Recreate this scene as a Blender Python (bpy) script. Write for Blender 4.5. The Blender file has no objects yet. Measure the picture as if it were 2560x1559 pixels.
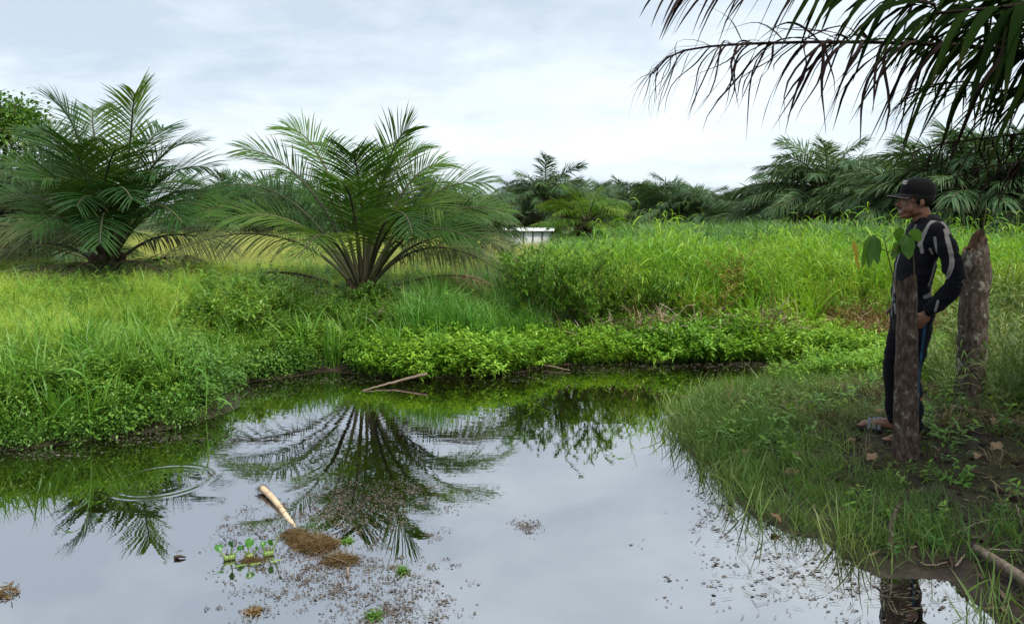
import bpy, bmesh, math
import numpy as np
from mathutils import Vector, Matrix, Euler

rng = np.random.default_rng(7)
R = math.radians
sc = bpy.context.scene

# ------------------------------------------------------------------ camera
CAM_H, FPX, HORIZON = 1.6, 1850.0, 540.0
PITCH = math.radians(4.0)
B0 = math.tan(PITCH) - (779.5 - HORIZON) / FPX      # the photograph is a crop: the rest of the tilt is lens shift
cam_d = bpy.data.cameras.new('camera')
cam_d.sensor_width = 36.0
cam_d.lens = 36.0 * FPX / 2560.0
cam_d.shift_y = B0 * FPX / 2560.0
cam_d.clip_start, cam_d.clip_end = 0.05, 3000
cam = bpy.data.objects.new('camera', cam_d)
cam.location = (0, 0, CAM_H)
cam.rotation_euler = (math.pi / 2 - PITCH, 0, 0)
sc.collection.objects.link(cam)
sc.camera = cam

# ------------------------------------------------------------------ sky, sun, exposure
SUN_DIR = Vector((0.50, -0.52, 1.15)).normalized()       # towards the sun
SUN_EL = math.asin(SUN_DIR.z)
SUN_AZ = math.atan2(SUN_DIR.x, SUN_DIR.y)
world = bpy.data.worlds.new('World'); sc.world = world
world.use_nodes = True
wt = world.node_tree; wt.nodes.clear()


def N(t, kind, **kw):
    n = t.nodes.new(kind)
    for k, v in kw.items():
        setattr(n, k, v)
    return n


def mathn(t, op, a, b=None, clamp=False):
    n = N(t, 'ShaderNodeMath', operation=op, use_clamp=clamp)
    for i, v in enumerate((a, b)):
        if v is None:
            continue
        if isinstance(v, (int, float)):
            n.inputs[i].default_value = v
        else:
            t.links.new(v, n.inputs[i])
    return n.outputs[0]


def ramp(t, fac, stops, interp='LINEAR'):
    n = N(t, 'ShaderNodeValToRGB')
    cr = n.color_ramp; cr.interpolation = interp
    while len(cr.elements) < len(stops):
        cr.elements.new(0.5)
    for e, (p, c) in zip(cr.elements, stops):
        e.position = p
        e.color = (c[0], c[1], c[2], 1) if not isinstance(c, (int, float)) else (c, c, c, 1)
    t.links.new(fac, n.inputs[0])
    return n.outputs[0]


def mixc(t, fac, a, b, blend='MIX'):
    n = N(t, 'ShaderNodeMix', data_type='RGBA', blend_type=blend)
    for s, v in ((n.inputs[0], fac), (n.inputs[6], a), (n.inputs[7], b)):
        if isinstance(v, (int, float)):
            s.default_value = v
        elif isinstance(v, tuple):
            s.default_value = (*v, 1)
        else:
            t.links.new(v, s)
    return n.outputs[2]


out = N(wt, 'ShaderNodeOutputWorld')
bg = N(wt, 'ShaderNodeBackground')
sky = N(wt, 'ShaderNodeTexSky', sky_type='NISHITA', sun_disc=False)
sky.sun_elevation, sky.sun_rotation = SUN_EL, SUN_AZ
sky.air_density, sky.dust_density, sky.ozone_density = 1.0, 2.0, 2.0
tc = N(wt, 'ShaderNodeTexCoord')
sep = N(wt, 'ShaderNodeSeparateXYZ'); wt.links.new(tc.outputs['Generated'], sep.inputs[0])
zc = mathn(wt, 'MAXIMUM', sep.outputs[2], 0.0)
den = mathn(wt, 'ADD', zc, 0.26)
comb = N(wt, 'ShaderNodeCombineXYZ')
wt.links.new(mathn(wt, 'DIVIDE', sep.outputs[0], den), comb.inputs[0])
wt.links.new(mathn(wt, 'DIVIDE', sep.outputs[1], den), comb.inputs[1])


def wnoise(scale, detail, rough, dist, sx=1.0, sy=1.0, off=0.0):
    mp = N(wt, 'ShaderNodeMapping')
    mp.inputs['Scale'].default_value = (sx, sy, 1); mp.inputs['Location'].default_value = (off, off * 0.7, 0)
    wt.links.new(comb.outputs[0], mp.inputs[0])
    n = N(wt, 'ShaderNodeTexNoise')
    n.inputs['Scale'].default_value = scale; n.inputs['Detail'].default_value = detail
    n.inputs['Roughness'].default_value = rough; n.inputs['Distortion'].default_value = dist
    wt.links.new(mp.outputs[0], n.inputs['Vector'])
    return n.outputs[0]


big = wnoise(0.95, 5, 0.5, 0.3, 0.8, 1.0, 3.1)
fine = wnoise(3.2, 9, 0.6, 0.2, 0.8, 1.0, 11.3)
cl = mathn(wt, 'ADD', mathn(wt, 'MULTIPLY', big, 0.68), mathn(wt, 'MULTIPLY', fine, 0.32))
cloud = ramp(wt, cl, [(0.40, (0.46, 0.53, 0.61)), (0.46, (0.55, 0.62, 0.69)), (0.51, (0.62, 0.695, 0.755)), (0.60, (0.715, 0.775, 0.815))])
nish = N(wt, 'ShaderNodeVectorMath', operation='SCALE'); nish.inputs['Scale'].default_value = 0.11
wt.links.new(sky.outputs[0], nish.inputs[0])
skycol = mixc(wt, 0.90, nish.outputs[0], cloud)
wt.links.new(skycol, bg.inputs[0])
bg.inputs[1].default_value = 0.42
wt.links.new(bg.outputs[0], out.inputs[0])

sun_d = bpy.data.lights.new('sun', 'SUN')
sun_d.energy, sun_d.angle, sun_d.color = 1.5, R(24), (1.0, 0.95, 0.86)
sun = bpy.data.objects.new('sun', sun_d)
sun.rotation_euler = SUN_DIR.to_track_quat('Z', 'Y').to_euler()
sc.collection.objects.link(sun)

sc.view_settings.view_transform = 'Standard'
sc.view_settings.look = 'None'
sc.view_settings.exposure = 1.82
sc.view_settings.gamma = 1.0
sc.view_settings.use_curve_mapping = False
sc.cycles.max_bounces = 4
sc.cycles.diffuse_bounces = 2
sc.cycles.glossy_bounces = 2
sc.cycles.transmission_bounces = 2
sc.cycles.caustics_reflective = False
sc.cycles.caustics_refractive = False

# ------------------------------------------------------------------ helpers: places
_cp, _sp = math.cos(PITCH), math.sin(PITCH)


def ray(px, py):
    a, b = (px - 1280) / FPX, (779.5 - py) / FPX + B0
    return Vector((a, _cp + b * _sp, -_sp + b * _cp))


def G(px, py, z=0.0):                # the point of height z seen at a pixel of the photograph
    d = ray(px, py); k = (z - CAM_H) / d.z
    return Vector((d.x * k, d.y * k, z))


def D(px, py, y):                    # the point at distance y seen at a pixel of the photograph
    d = ray(px, py); k = y / d.y
    return Vector((d.x * k, y, CAM_H + d.z * k))


# value noise for terrain and scatter
_tab = np.random.default_rng(3).random((256, 256))


def vnoise(x, y, s=1.0, o=0):
    x = np.asarray(x, float) * s + 37.3 + o * 17; y = np.asarray(y, float) * s + 91.7 + o * 31
    xi, yi = np.floor(x).astype(int), np.floor(y).astype(int)
    fx, fy = x - xi, y - yi
    fx, fy = fx * fx * (3 - 2 * fx), fy * fy * (3 - 2 * fy)
    t = lambda a, b: _tab[a % 256, b % 256]
    return (t(xi, yi) * (1 - fx) + t(xi + 1, yi) * fx) * (1 - fy) + (t(xi, yi + 1) * (1 - fx) + t(xi + 1, yi + 1) * fx) * fy


def smooth(a, b, x):
    t = np.clip((np.asarray(x, float) - a) / (b - a), 0, 1)
    return t * t * (3 - 2 * t)


SHORE_PX = [(0, 1124), (184, 1106), (306, 1085), (460, 1063), (545, 1034), (567, 1000), (576, 970), (617, 950), (716, 940), (816, 924),
            (929, 932), (1000, 941), (1071, 943), (1180, 938), (1260, 930), (1369, 911), (1500, 905), (1622, 902), (1780, 899), (1960, 901),
            (2120, 905), (2230, 912), (2215, 932), (2080, 941), (1930, 952), (1810, 978), (1735, 1010), (1712, 1050), (1722, 1110), (1790, 1170),
            (1850, 1234), (1905, 1300), (1970, 1325), (2085, 1325), (2140, 1375), (2200, 1418), (2320, 1425), (2410, 1432), (2445, 1493), (2490, 1559)]
SHORE = [tuple(G(px, py, 0.0)[:2]) for px, py in SHORE_PX]
SHORE += [(1.70, 2.2), (1.2, 1.5), (0.2, 1.15), (-1.5, 1.2), (-3.5, 1.6), (-6.0, 2.2), (-7.5, 3.2), (-6.2, 4.3), (-4.6, 4.75)]
SHORE = np.array(SHORE)


def sdf(x, y):                       # metres to the shoreline, negative in the water
    x = np.asarray(x, float); y = np.asarray(y, float)
    best = np.full(x.shape, 1e9); inside = np.zeros(x.shape, bool)
    A = SHORE; B = np.roll(SHORE, -1, 0)
    for (ax, ay), (bx, by) in zip(A, B):
        ex, ey = bx - ax, by - ay
        t = np.clip(((x - ax) * ex + (y - ay) * ey) / (ex * ex + ey * ey), 0, 1)
        best = np.minimum(best, (x - ax - t * ex) ** 2 + (y - ay - t * ey) ** 2)
        c = (ay > y) != (by > y)
        with np.errstate(divide='ignore', invalid='ignore'):
            xi = ax + (y - ay) / (by - ay) * ex if by != ay else np.full(x.shape, 1e9)
        inside ^= c & (x < xi)
    d = np.sqrt(best)
    return np.where(inside, -d, d)


def height(x, y):
    x = np.asarray(x, float); y = np.asarray(y, float)
    s = sdf(x, y) + (vnoise(x, y, 2.3) - 0.5) * 0.16
    right = smooth(0.6, 1.2, x) * (1 - smooth(6.6, 7.6, y))
    left = (1 - smooth(-2.6, -1.9, x)) * (1 - smooth(6.4, 7.4, y))
    step = 0.05 + 0.17 * left - 0.02 * right
    slow = 0.36 - 0.14 * left - 0.16 * right
    up = step * smooth(0, 1, s / (0.25 + 0.12 * left + 0.3 * right)) + slow * smooth(0, 1, s / (3.2 - 0.9 * right))
    dn = -0.55 * smooth(0, 1, -s / 0.7)
    z = np.where(s > 0, 0.012 + up, dn + 0.012)
    z = z + (vnoise(x, y, 5.0, 1) - 0.5) * 0.035 * smooth(0.0, 0.3, s) + (vnoise(x, y, 0.6, 2) - 0.5) * 0.14 * smooth(0.6, 2.5, s)
    z = z + (vnoise(x, y, 14.0, 5) - 0.5) * 0.02 * smooth(0.0, 0.25, s)
    berm = smooth(13.5, 17.0, y) * (1 - smooth(24, 32, y)) * smooth(0.5, 4.0, x)
    return z + 0.30 * berm


def hz(x, y):
    return float(height(np.array([x]), np.array([y]))[0])


# ------------------------------------------------------------------ helpers: objects
COL = sc.collection


def tag(o, label=None, cat=None, group=None, kind=None):
    for k, v in (('label', label), ('category', cat), ('group', group), ('kind', kind)):
        if v:
            o[k] = v
    return o


def empty(name, loc, rz=0.0):
    o = bpy.data.objects.new(name, None); o.location = loc; o.rotation_euler = (0, 0, rz)
    o.empty_display_size = 0.1
    COL.objects.link(o)
    return o


def mesh_obj(name, me, mat=None, parent=None, link=True, world_space=True):
    o = bpy.data.objects.new(name, me)
    if mat and not me.materials:
        me.materials.append(mat)
    if link:
        COL.objects.link(o)
    if parent is not None:
        o.parent = parent
        if world_space:              # geometry was built in world coordinates
            o.matrix_parent_inverse = Matrix.LocRotScale(parent.location, parent.rotation_euler, parent.scale).inverted() if parent.type == 'EMPTY' else Matrix()
            if parent.parent is not None or parent.type != 'EMPTY':
                o.matrix_parent_inverse = Matrix()
    return o


class MB:
    """collects vertices and faces with numpy; one build() is one mesh"""

    def __init__(self):
        self.v, self.q, self.t, self.var, self.tip, self.n = [], [], [], [], [], 0

    def add(self, v, q=None, t=None, var=None, tip=None):
        v = np.asarray(v, float).reshape(-1, 3)
        if q is not None and len(q):
            self.q.append(np.asarray(q, int).reshape(-1, 4) + self.n)
        if t is not None and len(t):
            self.t.append(np.asarray(t, int).reshape(-1, 3) + self.n)
        self.v.append(v)
        self.var.append(np.broadcast_to(np.asarray(0.5 if var is None else var, float), (len(v),)))
        self.tip.append(np.broadcast_to(np.asarray(0.0 if tip is None else tip, float), (len(v),)))
        self.n += len(v)

    def ribbons(self, P, W, S, var=None, fold=0.0, tiptone=None):
        """P (B,n,3) centre lines, W (B,n) half widths, S (B,n,3) side directions; fold > 0 gives a V cross-section"""
        P = np.asarray(P, float); B, n, _ = P.shape
        W = np.broadcast_to(W, (B, n))[..., None]
        if var is None:
            var = rng.random(B)
        if fold:
            T = np.gradient(P, axis=1)
            U = np.cross(S, T); U /= np.linalg.norm(U, axis=2, keepdims=True) + 1e-9
            rows = np.stack([P - S * W + U * W * fold, P, P + S * W + U * W * fold], 2)
        else:
            rows = np.stack([P - S * W, P + S * W], 2)
        k = rows.shape[2]
        idx = np.arange(B * n * k).reshape(B, n, k)
        q = np.stack([idx[:, :-1, :-1], idx[:, :-1, 1:], idx[:, 1:, 1:], idx[:, 1:, :-1]], -1)
        tt = np.broadcast_to(np.linspace(0, 1, n)[None, :, None], (B, n, k)) if tiptone is None else np.broadcast_to(tiptone[..., None], (B, n, k))
        self.add(rows, q, var=np.repeat(var, n * k), tip=tt.reshape(-1))

    def tubes(self, P, Rr, k=5, var=None, cap=True):
        P = np.asarray(P, float); B, n, _ = P.shape
        Rr = np.broadcast_to(Rr, (B, n))
        T = np.gradient(P, axis=1); T /= np.linalg.norm(T, axis=2, keepdims=True) + 1e-9
        ref = np.where(np.abs(T[:, :1, 2:3]) > 0.9, np.array([1.0, 0, 0]), np.array([0, 0, 1.0]))
        A = np.cross(T, np.broadcast_to(ref, T.shape)); A /= np.linalg.norm(A, axis=2, keepdims=True) + 1e-9
        C = np.cross(T, A)
        an = np.linspace(0, 2 * np.pi, k, endpoint=False)
        ring = P[:, :, None] + Rr[..., None, None] * (A[:, :, None] * np.cos(an)[None, None, :, None] + C[:, :, None] * np.sin(an)[None, None, :, None])
        idx = np.arange(B * n * k).reshape(B, n, k)
        nx = np.roll(idx, -1, 2)
        q = np.stack([idx[:, :-1], nx[:, :-1], nx[:, 1:], idx[:, 1:]], -1)
        if var is None:
            var = rng.random(B)
        t = None
        if cap:
            a = idx[:, -1]; t = np.stack([np.repeat(a[:, :1], k - 2, 1), a[:, 1:-1], a[:, 2:]], -1)
            a = idx[:, 0]; t2 = np.stack([np.repeat(a[:, :1], k - 2, 1), a[:, 2:], a[:, 1:-1]], -1)
            t = np.concatenate([t.reshape(-1, 3), t2.reshape(-1, 3)])
        self.add(ring, q, t, var=np.repeat(var, n * k), tip=np.broadcast_to(np.linspace(0, 1, n)[None, :, None], (B, n, k)).reshape(-1))

    def mesh(self, name, smooth_shade=True):
        me = bpy.data.meshes.new(name)
        v = np.concatenate(self.v); q = np.concatenate(self.q) if self.q else np.zeros((0, 4), int)
        t = np.concatenate(self.t) if self.t else np.zeros((0, 3), int)
        me.vertices.add(len(v)); me.vertices.foreach_set('co', v.ravel().astype(np.float32))
        nl = len(q) * 4 + len(t) * 3
        me.loops.add(nl); me.loops.foreach_set('vertex_index', np.concatenate([q.ravel(), t.ravel()]).astype(np.int32))
        me.polygons.add(len(q) + len(t))
        ls = np.concatenate([np.arange(len(q)) * 4, len(q) * 4 + np.arange(len(t)) * 3]).astype(np.int32)
        me.polygons.foreach_set('loop_start', ls)
        me.polygons.foreach_set('use_smooth', np.full(len(ls), smooth_shade))
        a = me.attributes.new('var', 'FLOAT', 'POINT'); a.data.foreach_set('value', np.concatenate(self.var).astype(np.float32))
        a = me.attributes.new('tip', 'FLOAT', 'POINT'); a.data.foreach_set('value', np.concatenate(self.tip).astype(np.float32))
        me.update(calc_edges=True)
        return me

    def build(self, name, mat, parent=None, link=True):
        return mesh_obj(name, self.mesh(name), mat, parent, link)


def unit(v):
    v = np.asarray(v, float)
    return v / (np.linalg.norm(v, axis=-1, keepdims=True) + 1e-9)


# ------------------------------------------------------------------ materials
def new_mat(name):
    m = bpy.data.materials.new(name); m.use_nodes = True
    t = m.node_tree; t.nodes.clear()
    o = N(t, 'ShaderNodeOutputMaterial')
    return m, t, o


def attr(t, name):
    return N(t, 'ShaderNodeAttribute', attribute_name=name).outputs['Fac']


def leaf_mat(name, stops, tipcol=None, tipfrom=0.7, trans=0.35, rough=0.5, spec=0.35, noise=0.6):
    """foliage: colour varies per blade (var), per plant (random) and over the field (noise)"""
    m, t, o = new_mat(name)
    geo = N(t, 'ShaderNodeNewGeometry')
    oi = N(t, 'ShaderNodeObjectInfo')
    nz = N(t, 'ShaderNodeTexNoise'); nz.inputs['Scale'].default_value = noise; nz.inputs['Detail'].default_value = 3
    t.links.new(geo.outputs['Position'], nz.inputs['Vector'])
    nn = mathn(t, 'MULTIPLY', mathn(t, 'SUBTRACT', nz.outputs[0], 0.5), 1.1)
    f = mathn(t, 'ADD', mathn(t, 'MULTIPLY', attr(t, 'var'), 0.50), mathn(t, 'MULTIPLY', oi.outputs['Random'], 0.50))
    f = mathn(t, 'ADD', f, nn, clamp=True)
    n = len(stops)
    col = ramp(t, f, [(0.08 + 0.84 * i / max(1, n - 1), c) for i, c in enumerate(stops)])
    if tipcol:
        k = mathn(t, 'MULTIPLY', mathn(t, 'SUBTRACT', attr(t, 'tip'), tipfrom), 1.0 / (1.001 - tipfrom), clamp=True)
        k = mathn(t, 'MULTIPLY', k, attr(t, 'var'))
        col = mixc(t, k, col, tipcol)
    b = N(t, 'ShaderNodeBsdfPrincipled')
    t.links.new(col, b.inputs['Base Color'])
    b.inputs['Roughness'].default_value = rough
    b.inputs['Specular IOR Level'].default_value = spec
    tr = N(t, 'ShaderNodeBsdfTranslucent')
    tcol = mixc(t, 1.0, col, (1.25, 1.15, 0.55), 'MULTIPLY')
    t.links.new(tcol, tr.inputs['Color'])
    mx = N(t, 'ShaderNodeMixShader'); mx.inputs[0].default_value = trans
    t.links.new(b.outputs[0], mx.inputs[1]); t.links.new(tr.outputs[0], mx.inputs[2])
    t.links.new(mx.outputs[0], o.inputs[0])
    return m


def bark_mat(name, cols, scale=6.0, stretch=(1, 1, 0.25), bump=0.6, rough=0.9, patch=None, dist=0.02):
    m, t, o = new_mat(name)
    tcn = N(t, 'ShaderNodeTexCoord')
    mp = N(t, 'ShaderNodeMapping'); mp.inputs['Scale'].default_value = stretch
    t.links.new(tcn.outputs['Object'], mp.inputs[0])
    nz = N(t, 'ShaderNodeTexNoise'); nz.inputs['Scale'].default_value = scale; nz.inputs['Detail'].default_value = 8; nz.inputs['Roughness'].default_value = 0.65
    t.links.new(mp.outputs[0], nz.inputs['Vector'])
    col = ramp(t, nz.outputs[0], [(0.28 + 0.44 * i / max(1, len(cols) - 1), c) for i, c in enumerate(cols)])
    if patch:
        n2 = N(t, 'ShaderNodeTexNoise'); n2.inputs['Scale'].default_value = patch[1]; n2.inputs['Detail'].default_value = 5
        t.links.new(tcn.outputs['Object'], n2.inputs['Vector'])
        k = ramp(t, n2.outputs[0], [(patch[2], 0.0), (patch[2] + 0.07, 1.0)])
        col = mixc(t, mathn(t, 'MULTIPLY', k, 0.8), col, patch[0])
    b = N(t, 'ShaderNodeBsdfPrincipled'); t.links.new(col, b.inputs['Base Color'])
    b.inputs['Roughness'].default_value = rough; b.inputs['Specular IOR Level'].default_value = 0.2
    bp = N(t, 'ShaderNodeBump'); bp.inputs['Strength'].default_value = bump; bp.inputs['Distance'].default_value = dist
    t.links.new(nz.outputs[0], bp.inputs['Height']); t.links.new(bp.outputs[0], b.inputs['Normal'])
    t.links.new(b.outputs[0], o.inputs[0])
    return m


M = {}
M['palm'] = leaf_mat('palm_leaf', [(0.020, 0.06, 0.012), (0.042, 0.105, 0.017), (0.095, 0.165, 0.026)], (0.32, 0.26, 0.06), 0.86, 0.32, 0.45, 0.14, 0.9)
M['palm_dark'] = leaf_mat('palm_leaf_dark', [(0.012, 0.042, 0.010), (0.026, 0.075, 0.014), (0.065, 0.13, 0.022)], (0.26, 0.2, 0.06), 0.86, 0.26, 0.42, 0.2, 0.9)
M['palm_bright'] = leaf_mat('palm_leaf_young', [(0.05, 0.12, 0.014), (0.09, 0.19, 0.02), (0.16, 0.25, 0.03)], (0.34, 0.25, 0.06), 0.86, 0.38, 0.45, 0.14, 0.9)
M['palm_old'] = leaf_mat('palm_leaf_old', [(0.04, 0.07, 0.024), (0.07, 0.10, 0.032), (0.115, 0.13, 0.045)], (0.28, 0.20, 0.09), 0.75, 0.25, 0.5, 0.15, 1.2)
M['palm_dead'] = leaf_mat('palm_leaf_dead', [(0.085, 0.055, 0.035), (0.15, 0.10, 0.06), (0.25, 0.18, 0.11)], None, 0.7, 0.15, 0.8, 0.1, 1.2)
M['palm_fore'] = leaf_mat('palm_leaf_overhanging_shade', [(0.006, 0.014, 0.004), (0.011, 0.024, 0.005), (0.018, 0.034, 0.007)], (0.03, 0.02, 0.012), 0.8, 0.07, 0.7, 0.0, 1.5)  # palm green darkened to near black: shade and silhouette put into the colour
M['palm_fore_dry'] = leaf_mat('palm_leaf_dry_shade', [(0.014, 0.009, 0.009), (0.022, 0.014, 0.013), (0.035, 0.024, 0.020)], None, 0.8, 0.06, 0.8, 0.05, 1.5)  # dry brown of the same fronds, its colour darkened to stand for shade
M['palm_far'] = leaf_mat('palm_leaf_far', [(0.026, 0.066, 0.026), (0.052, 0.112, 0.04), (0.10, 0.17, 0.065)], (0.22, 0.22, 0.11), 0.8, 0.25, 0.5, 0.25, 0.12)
M['rachis'] = leaf_mat('palm_rachis', [(0.03, 0.03, 0.018), (0.055, 0.05, 0.028), (0.10, 0.11, 0.04)], None, 0.7, 0.0, 0.55, 0.3)
M['rachis_dead'] = leaf_mat('palm_rachis_dead', [(0.05, 0.03, 0.02), (0.09, 0.055, 0.035), (0.14, 0.09, 0.06)], None, 0.7, 0.0, 0.7, 0.2)
M['palm_trunk'] = bark_mat('palm_trunk', [(0.02, 0.014, 0.01), (0.05, 0.035, 0.022), (0.11, 0.08, 0.05)], 7, (1, 1, 1), 1.0, 0.95)
M['sedge'] = leaf_mat('sedge', [(0.17, 0.34, 0.036), (0.29, 0.47, 0.06), (0.44, 0.56, 0.10)], (0.46, 0.40, 0.13), 0.75, 0.38, 0.6, 0.2, 1.1)
M['field'] = leaf_mat('dry_field', [(0.26, 0.34, 0.08), (0.38, 0.44, 0.12), (0.48, 0.50, 0.17)], (0.5, 0.46, 0.18), 0.6, 0.3, 0.6, 0.2, 0.3)
M['grass'] = leaf_mat('grass_blade', [(0.075, 0.21, 0.022), (0.13, 0.30, 0.035), (0.22, 0.38, 0.055)], (0.30, 0.28, 0.10), 0.85, 0.38, 0.45, 0.35, 0.7)
M['grass_cool'] = leaf_mat('grass_blade_cool', [(0.06, 0.19, 0.028), (0.10, 0.28, 0.04), (0.17, 0.36, 0.065)], (0.28, 0.32, 0.12), 0.85, 0.38, 0.45, 0.35, 0.7)
M['grass_yellow'] = leaf_mat('grass_blade_yellow', [(0.11, 0.29, 0.018), (0.19, 0.39, 0.028), (0.31, 0.47, 0.045)], (0.36, 0.38, 0.10), 0.8, 0.42, 0.45, 0.3, 0.6)
M['herb'] = leaf_mat('herb_leaf', [(0.06, 0.17, 0.018), (0.12, 0.26, 0.026), (0.21, 0.35, 0.04)], None, 0.8, 0.32, 0.42, 0.4, 0.8)
M['herb_dark'] = leaf_mat('herb_leaf_dark', [(0.055, 0.15, 0.02), (0.095, 0.22, 0.028), (0.16, 0.30, 0.04)], None, 0.8, 0.3, 0.4, 0.45, 0.8)
M['herb_red'] = leaf_mat('herb_leaf_reddish', [(0.10, 0.17, 0.02), (0.22, 0.25, 0.03), (0.26, 0.16, 0.05)], None, 0.8, 0.3, 0.5, 0.3, 1.4)
M['herb_edge'] = leaf_mat('water_edge_leaf', [(0.095, 0.25, 0.020), (0.175, 0.36, 0.028), (0.27, 0.45, 0.04)], None, 0.8, 0.32, 0.42, 0.4, 0.9)
M['berm'] = leaf_mat('climbing_grass', [(0.06, 0.16, 0.045), (0.10, 0.23, 0.06), (0.17, 0.31, 0.085)], (0.3, 0.32, 0.14), 0.85, 0.35, 0.5, 0.3, 0.5)
M['bank_grass'] = leaf_mat('bank_grass', [(0.08, 0.16, 0.03), (0.14, 0.23, 0.05), (0.23, 0.29, 0.09)], (0.26, 0.20, 0.11), 0.7, 0.3, 0.5, 0.3, 1.2)
M['straw'] = leaf_mat('dry_straw', [(0.20, 0.13, 0.07), (0.34, 0.24, 0.13), (0.48, 0.36, 0.22)], None, 0.8, 0.2, 0.7, 0.15, 1.0)
M['stem'] = leaf_mat('plant_stem', [(0.04, 0.06, 0.015), (0.09, 0.09, 0.03), (0.14, 0.09, 0.05)], None, 0.8, 0.0, 0.6, 0.2)
M['twig'] = leaf_mat('dry_twig', [(0.10, 0.07, 0.05), (0.20, 0.15, 0.11), (0.36, 0.30, 0.24)], None, 0.8, 0.0, 0.8, 0.15)
M['tree_leaf'] = leaf_mat('broad_tree_leaf', [(0.03, 0.09, 0.015), (0.06, 0.15, 0.022), (0.11, 0.22, 0.03)], None, 0.8, 0.3, 0.4, 0.45, 0.8)
M['bank_green'] = leaf_mat('bank_grass_green', [(0.06, 0.15, 0.028), (0.10, 0.21, 0.04), (0.17, 0.29, 0.06)], (0.24, 0.22, 0.10), 0.8, 0.32, 0.5, 0.3, 1.0)
M['thatch'] = leaf_mat('dead_thatch', [(0.09, 0.085, 0.04), (0.15, 0.13, 0.065), (0.24, 0.20, 0.11)], None, 0.8, 0.1, 0.8, 0.1, 2.0)
# ------------------------------------------------------------------ ground and water
def ground_mesh():
    def axis(c, fine, reach, n):
        u = np.linspace(-1, 1, n); b = 1.0
        for _ in range(60):
            b = np.log(2 * reach / fine * b / (n / 2) + 1e-9) if False else b
        k = 6.2
        return c + np.sinh(k * u) / np.sinh(k) * reach
    xs = axis(0.3, 0.05, 520, 380); ys = axis(6.0, 0.05, 900, 380)
    # even spacing close by, growing spacing beyond
    xs = np.unique(np.concatenate([np.linspace(-9, 8.5, 210), xs[(xs < -9) | (xs > 8.5)]]))
    ys = np.unique(np.concatenate([np.linspace(0.2, 14, 200), ys[(ys < 0.2) | (ys > 14)]]))
    X, Y = np.meshgrid(xs, ys)
    Z = height(X, Y)
    V = np.stack([X, Y, Z], -1)
    ny, nx = X.shape
    idx = np.arange(nx * ny).reshape(ny, nx)
    q = np.stack([idx[:-1, :-1], idx[:-1, 1:], idx[1:, 1:], idx[1:, :-1]], -1)
    mb = MB(); mb.add(V, q, var=0.5)
    return mb.mesh('ground')


m, t, o = new_mat('soil')
geo = N(t, 'ShaderNodeNewGeometry')
n1 = N(t, 'ShaderNodeTexNoise'); n1.inputs['Scale'].default_value = 9; n1.inputs['Detail'].default_value = 9; n1.inputs['Roughness'].default_value = 0.7
n2 = N(t, 'ShaderNodeTexNoise'); n2.inputs['Scale'].default_value = 1.1; n2.inputs['Detail'].default_value = 4
n3 = N(t, 'ShaderNodeTexNoise'); n3.inputs['Scale'].default_value = 60; n3.inputs['Detail'].default_value = 4
for n in (n1, n2, n3):
    t.links.new(geo.outputs['Position'], n.inputs['Vector'])
soil = ramp(t, n1.outputs[0], [(0.3, (0.010, 0.007, 0.005)), (0.5, (0.026, 0.0175, 0.012)), (0.72, (0.065, 0.045, 0.030))])
moss = ramp(t, n1.outputs[0], [(0.35, (0.035, 0.05, 0.012)), (0.65, (0.085, 0.11, 0.03))])
sp = N(t, 'ShaderNodeSeparateXYZ'); t.links.new(geo.outputs['Position'], sp.inputs[0])
far = mathn(t, 'MULTIPLY', mathn(t, 'SUBTRACT', sp.outputs[1], 9.0), 0.16, clamp=True)
k = mathn(t, 'ADD', mathn(t, 'MULTIPLY', ramp(t, n2.outputs[0], [(0.42, 0.0), (0.6, 1.0)]), 0.35), far, clamp=True)
col = mixc(t, k, soil, moss)
wet = mathn(t, 'MULTIPLY', mathn(t, 'SUBTRACT', 0.10, sp.outputs[2]), 12.0, clamp=True)
b = N(t, 'ShaderNodeBsdfPrincipled'); t.links.new(col, b.inputs['Base Color'])
t.links.new(mathn(t, 'SUBTRACT', 0.95, mathn(t, 'MULTIPLY', wet, 0.45)), b.inputs['Roughness'])
b.inputs['Specular IOR Level'].default_value = 0.3
bp = N(t, 'ShaderNodeBump'); bp.inputs['Strength'].default_value = 0.9; bp.inputs['Distance'].default_value = 0.03
t.links.new(mathn(t, 'ADD', n1.outputs[0], mathn(t, 'MULTIPLY', n3.outputs[0], 0.4)), bp.inputs['Height']); t.links.new(bp.outputs[0], b.inputs['Normal'])
t.links.new(b.outputs[0], o.inputs[0])
ground = mesh_obj('ground', ground_mesh(), m)
tag(ground, 'dark muddy soil of the pond banks under the grass', 'ground', kind='structure')

# water: a still pond with one ring of ripples
ring = G(402, 1202, 0.0)
m, t, o = new_mat('pond_water')
geo = N(t, 'ShaderNodeNewGeometry')


def wavenoise(scale, sx, sy, detail=2):
    mp = N(t, 'ShaderNodeMapping'); mp.inputs['Scale'].default_value = (sx, sy, 1)
    t.links.new(geo.outputs['Position'], mp.inputs[0])
    n = N(t, 'ShaderNodeTexNoise'); n.inputs['Scale'].default_value = scale; n.inputs['Detail'].default_value = detail
    t.links.new(mp.outputs[0], n.inputs['Vector'])
    return n.outputs[0]


sp = N(t, 'ShaderNodeSeparateXYZ'); t.links.new(geo.outputs['Position'], sp.inputs[0])


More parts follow.
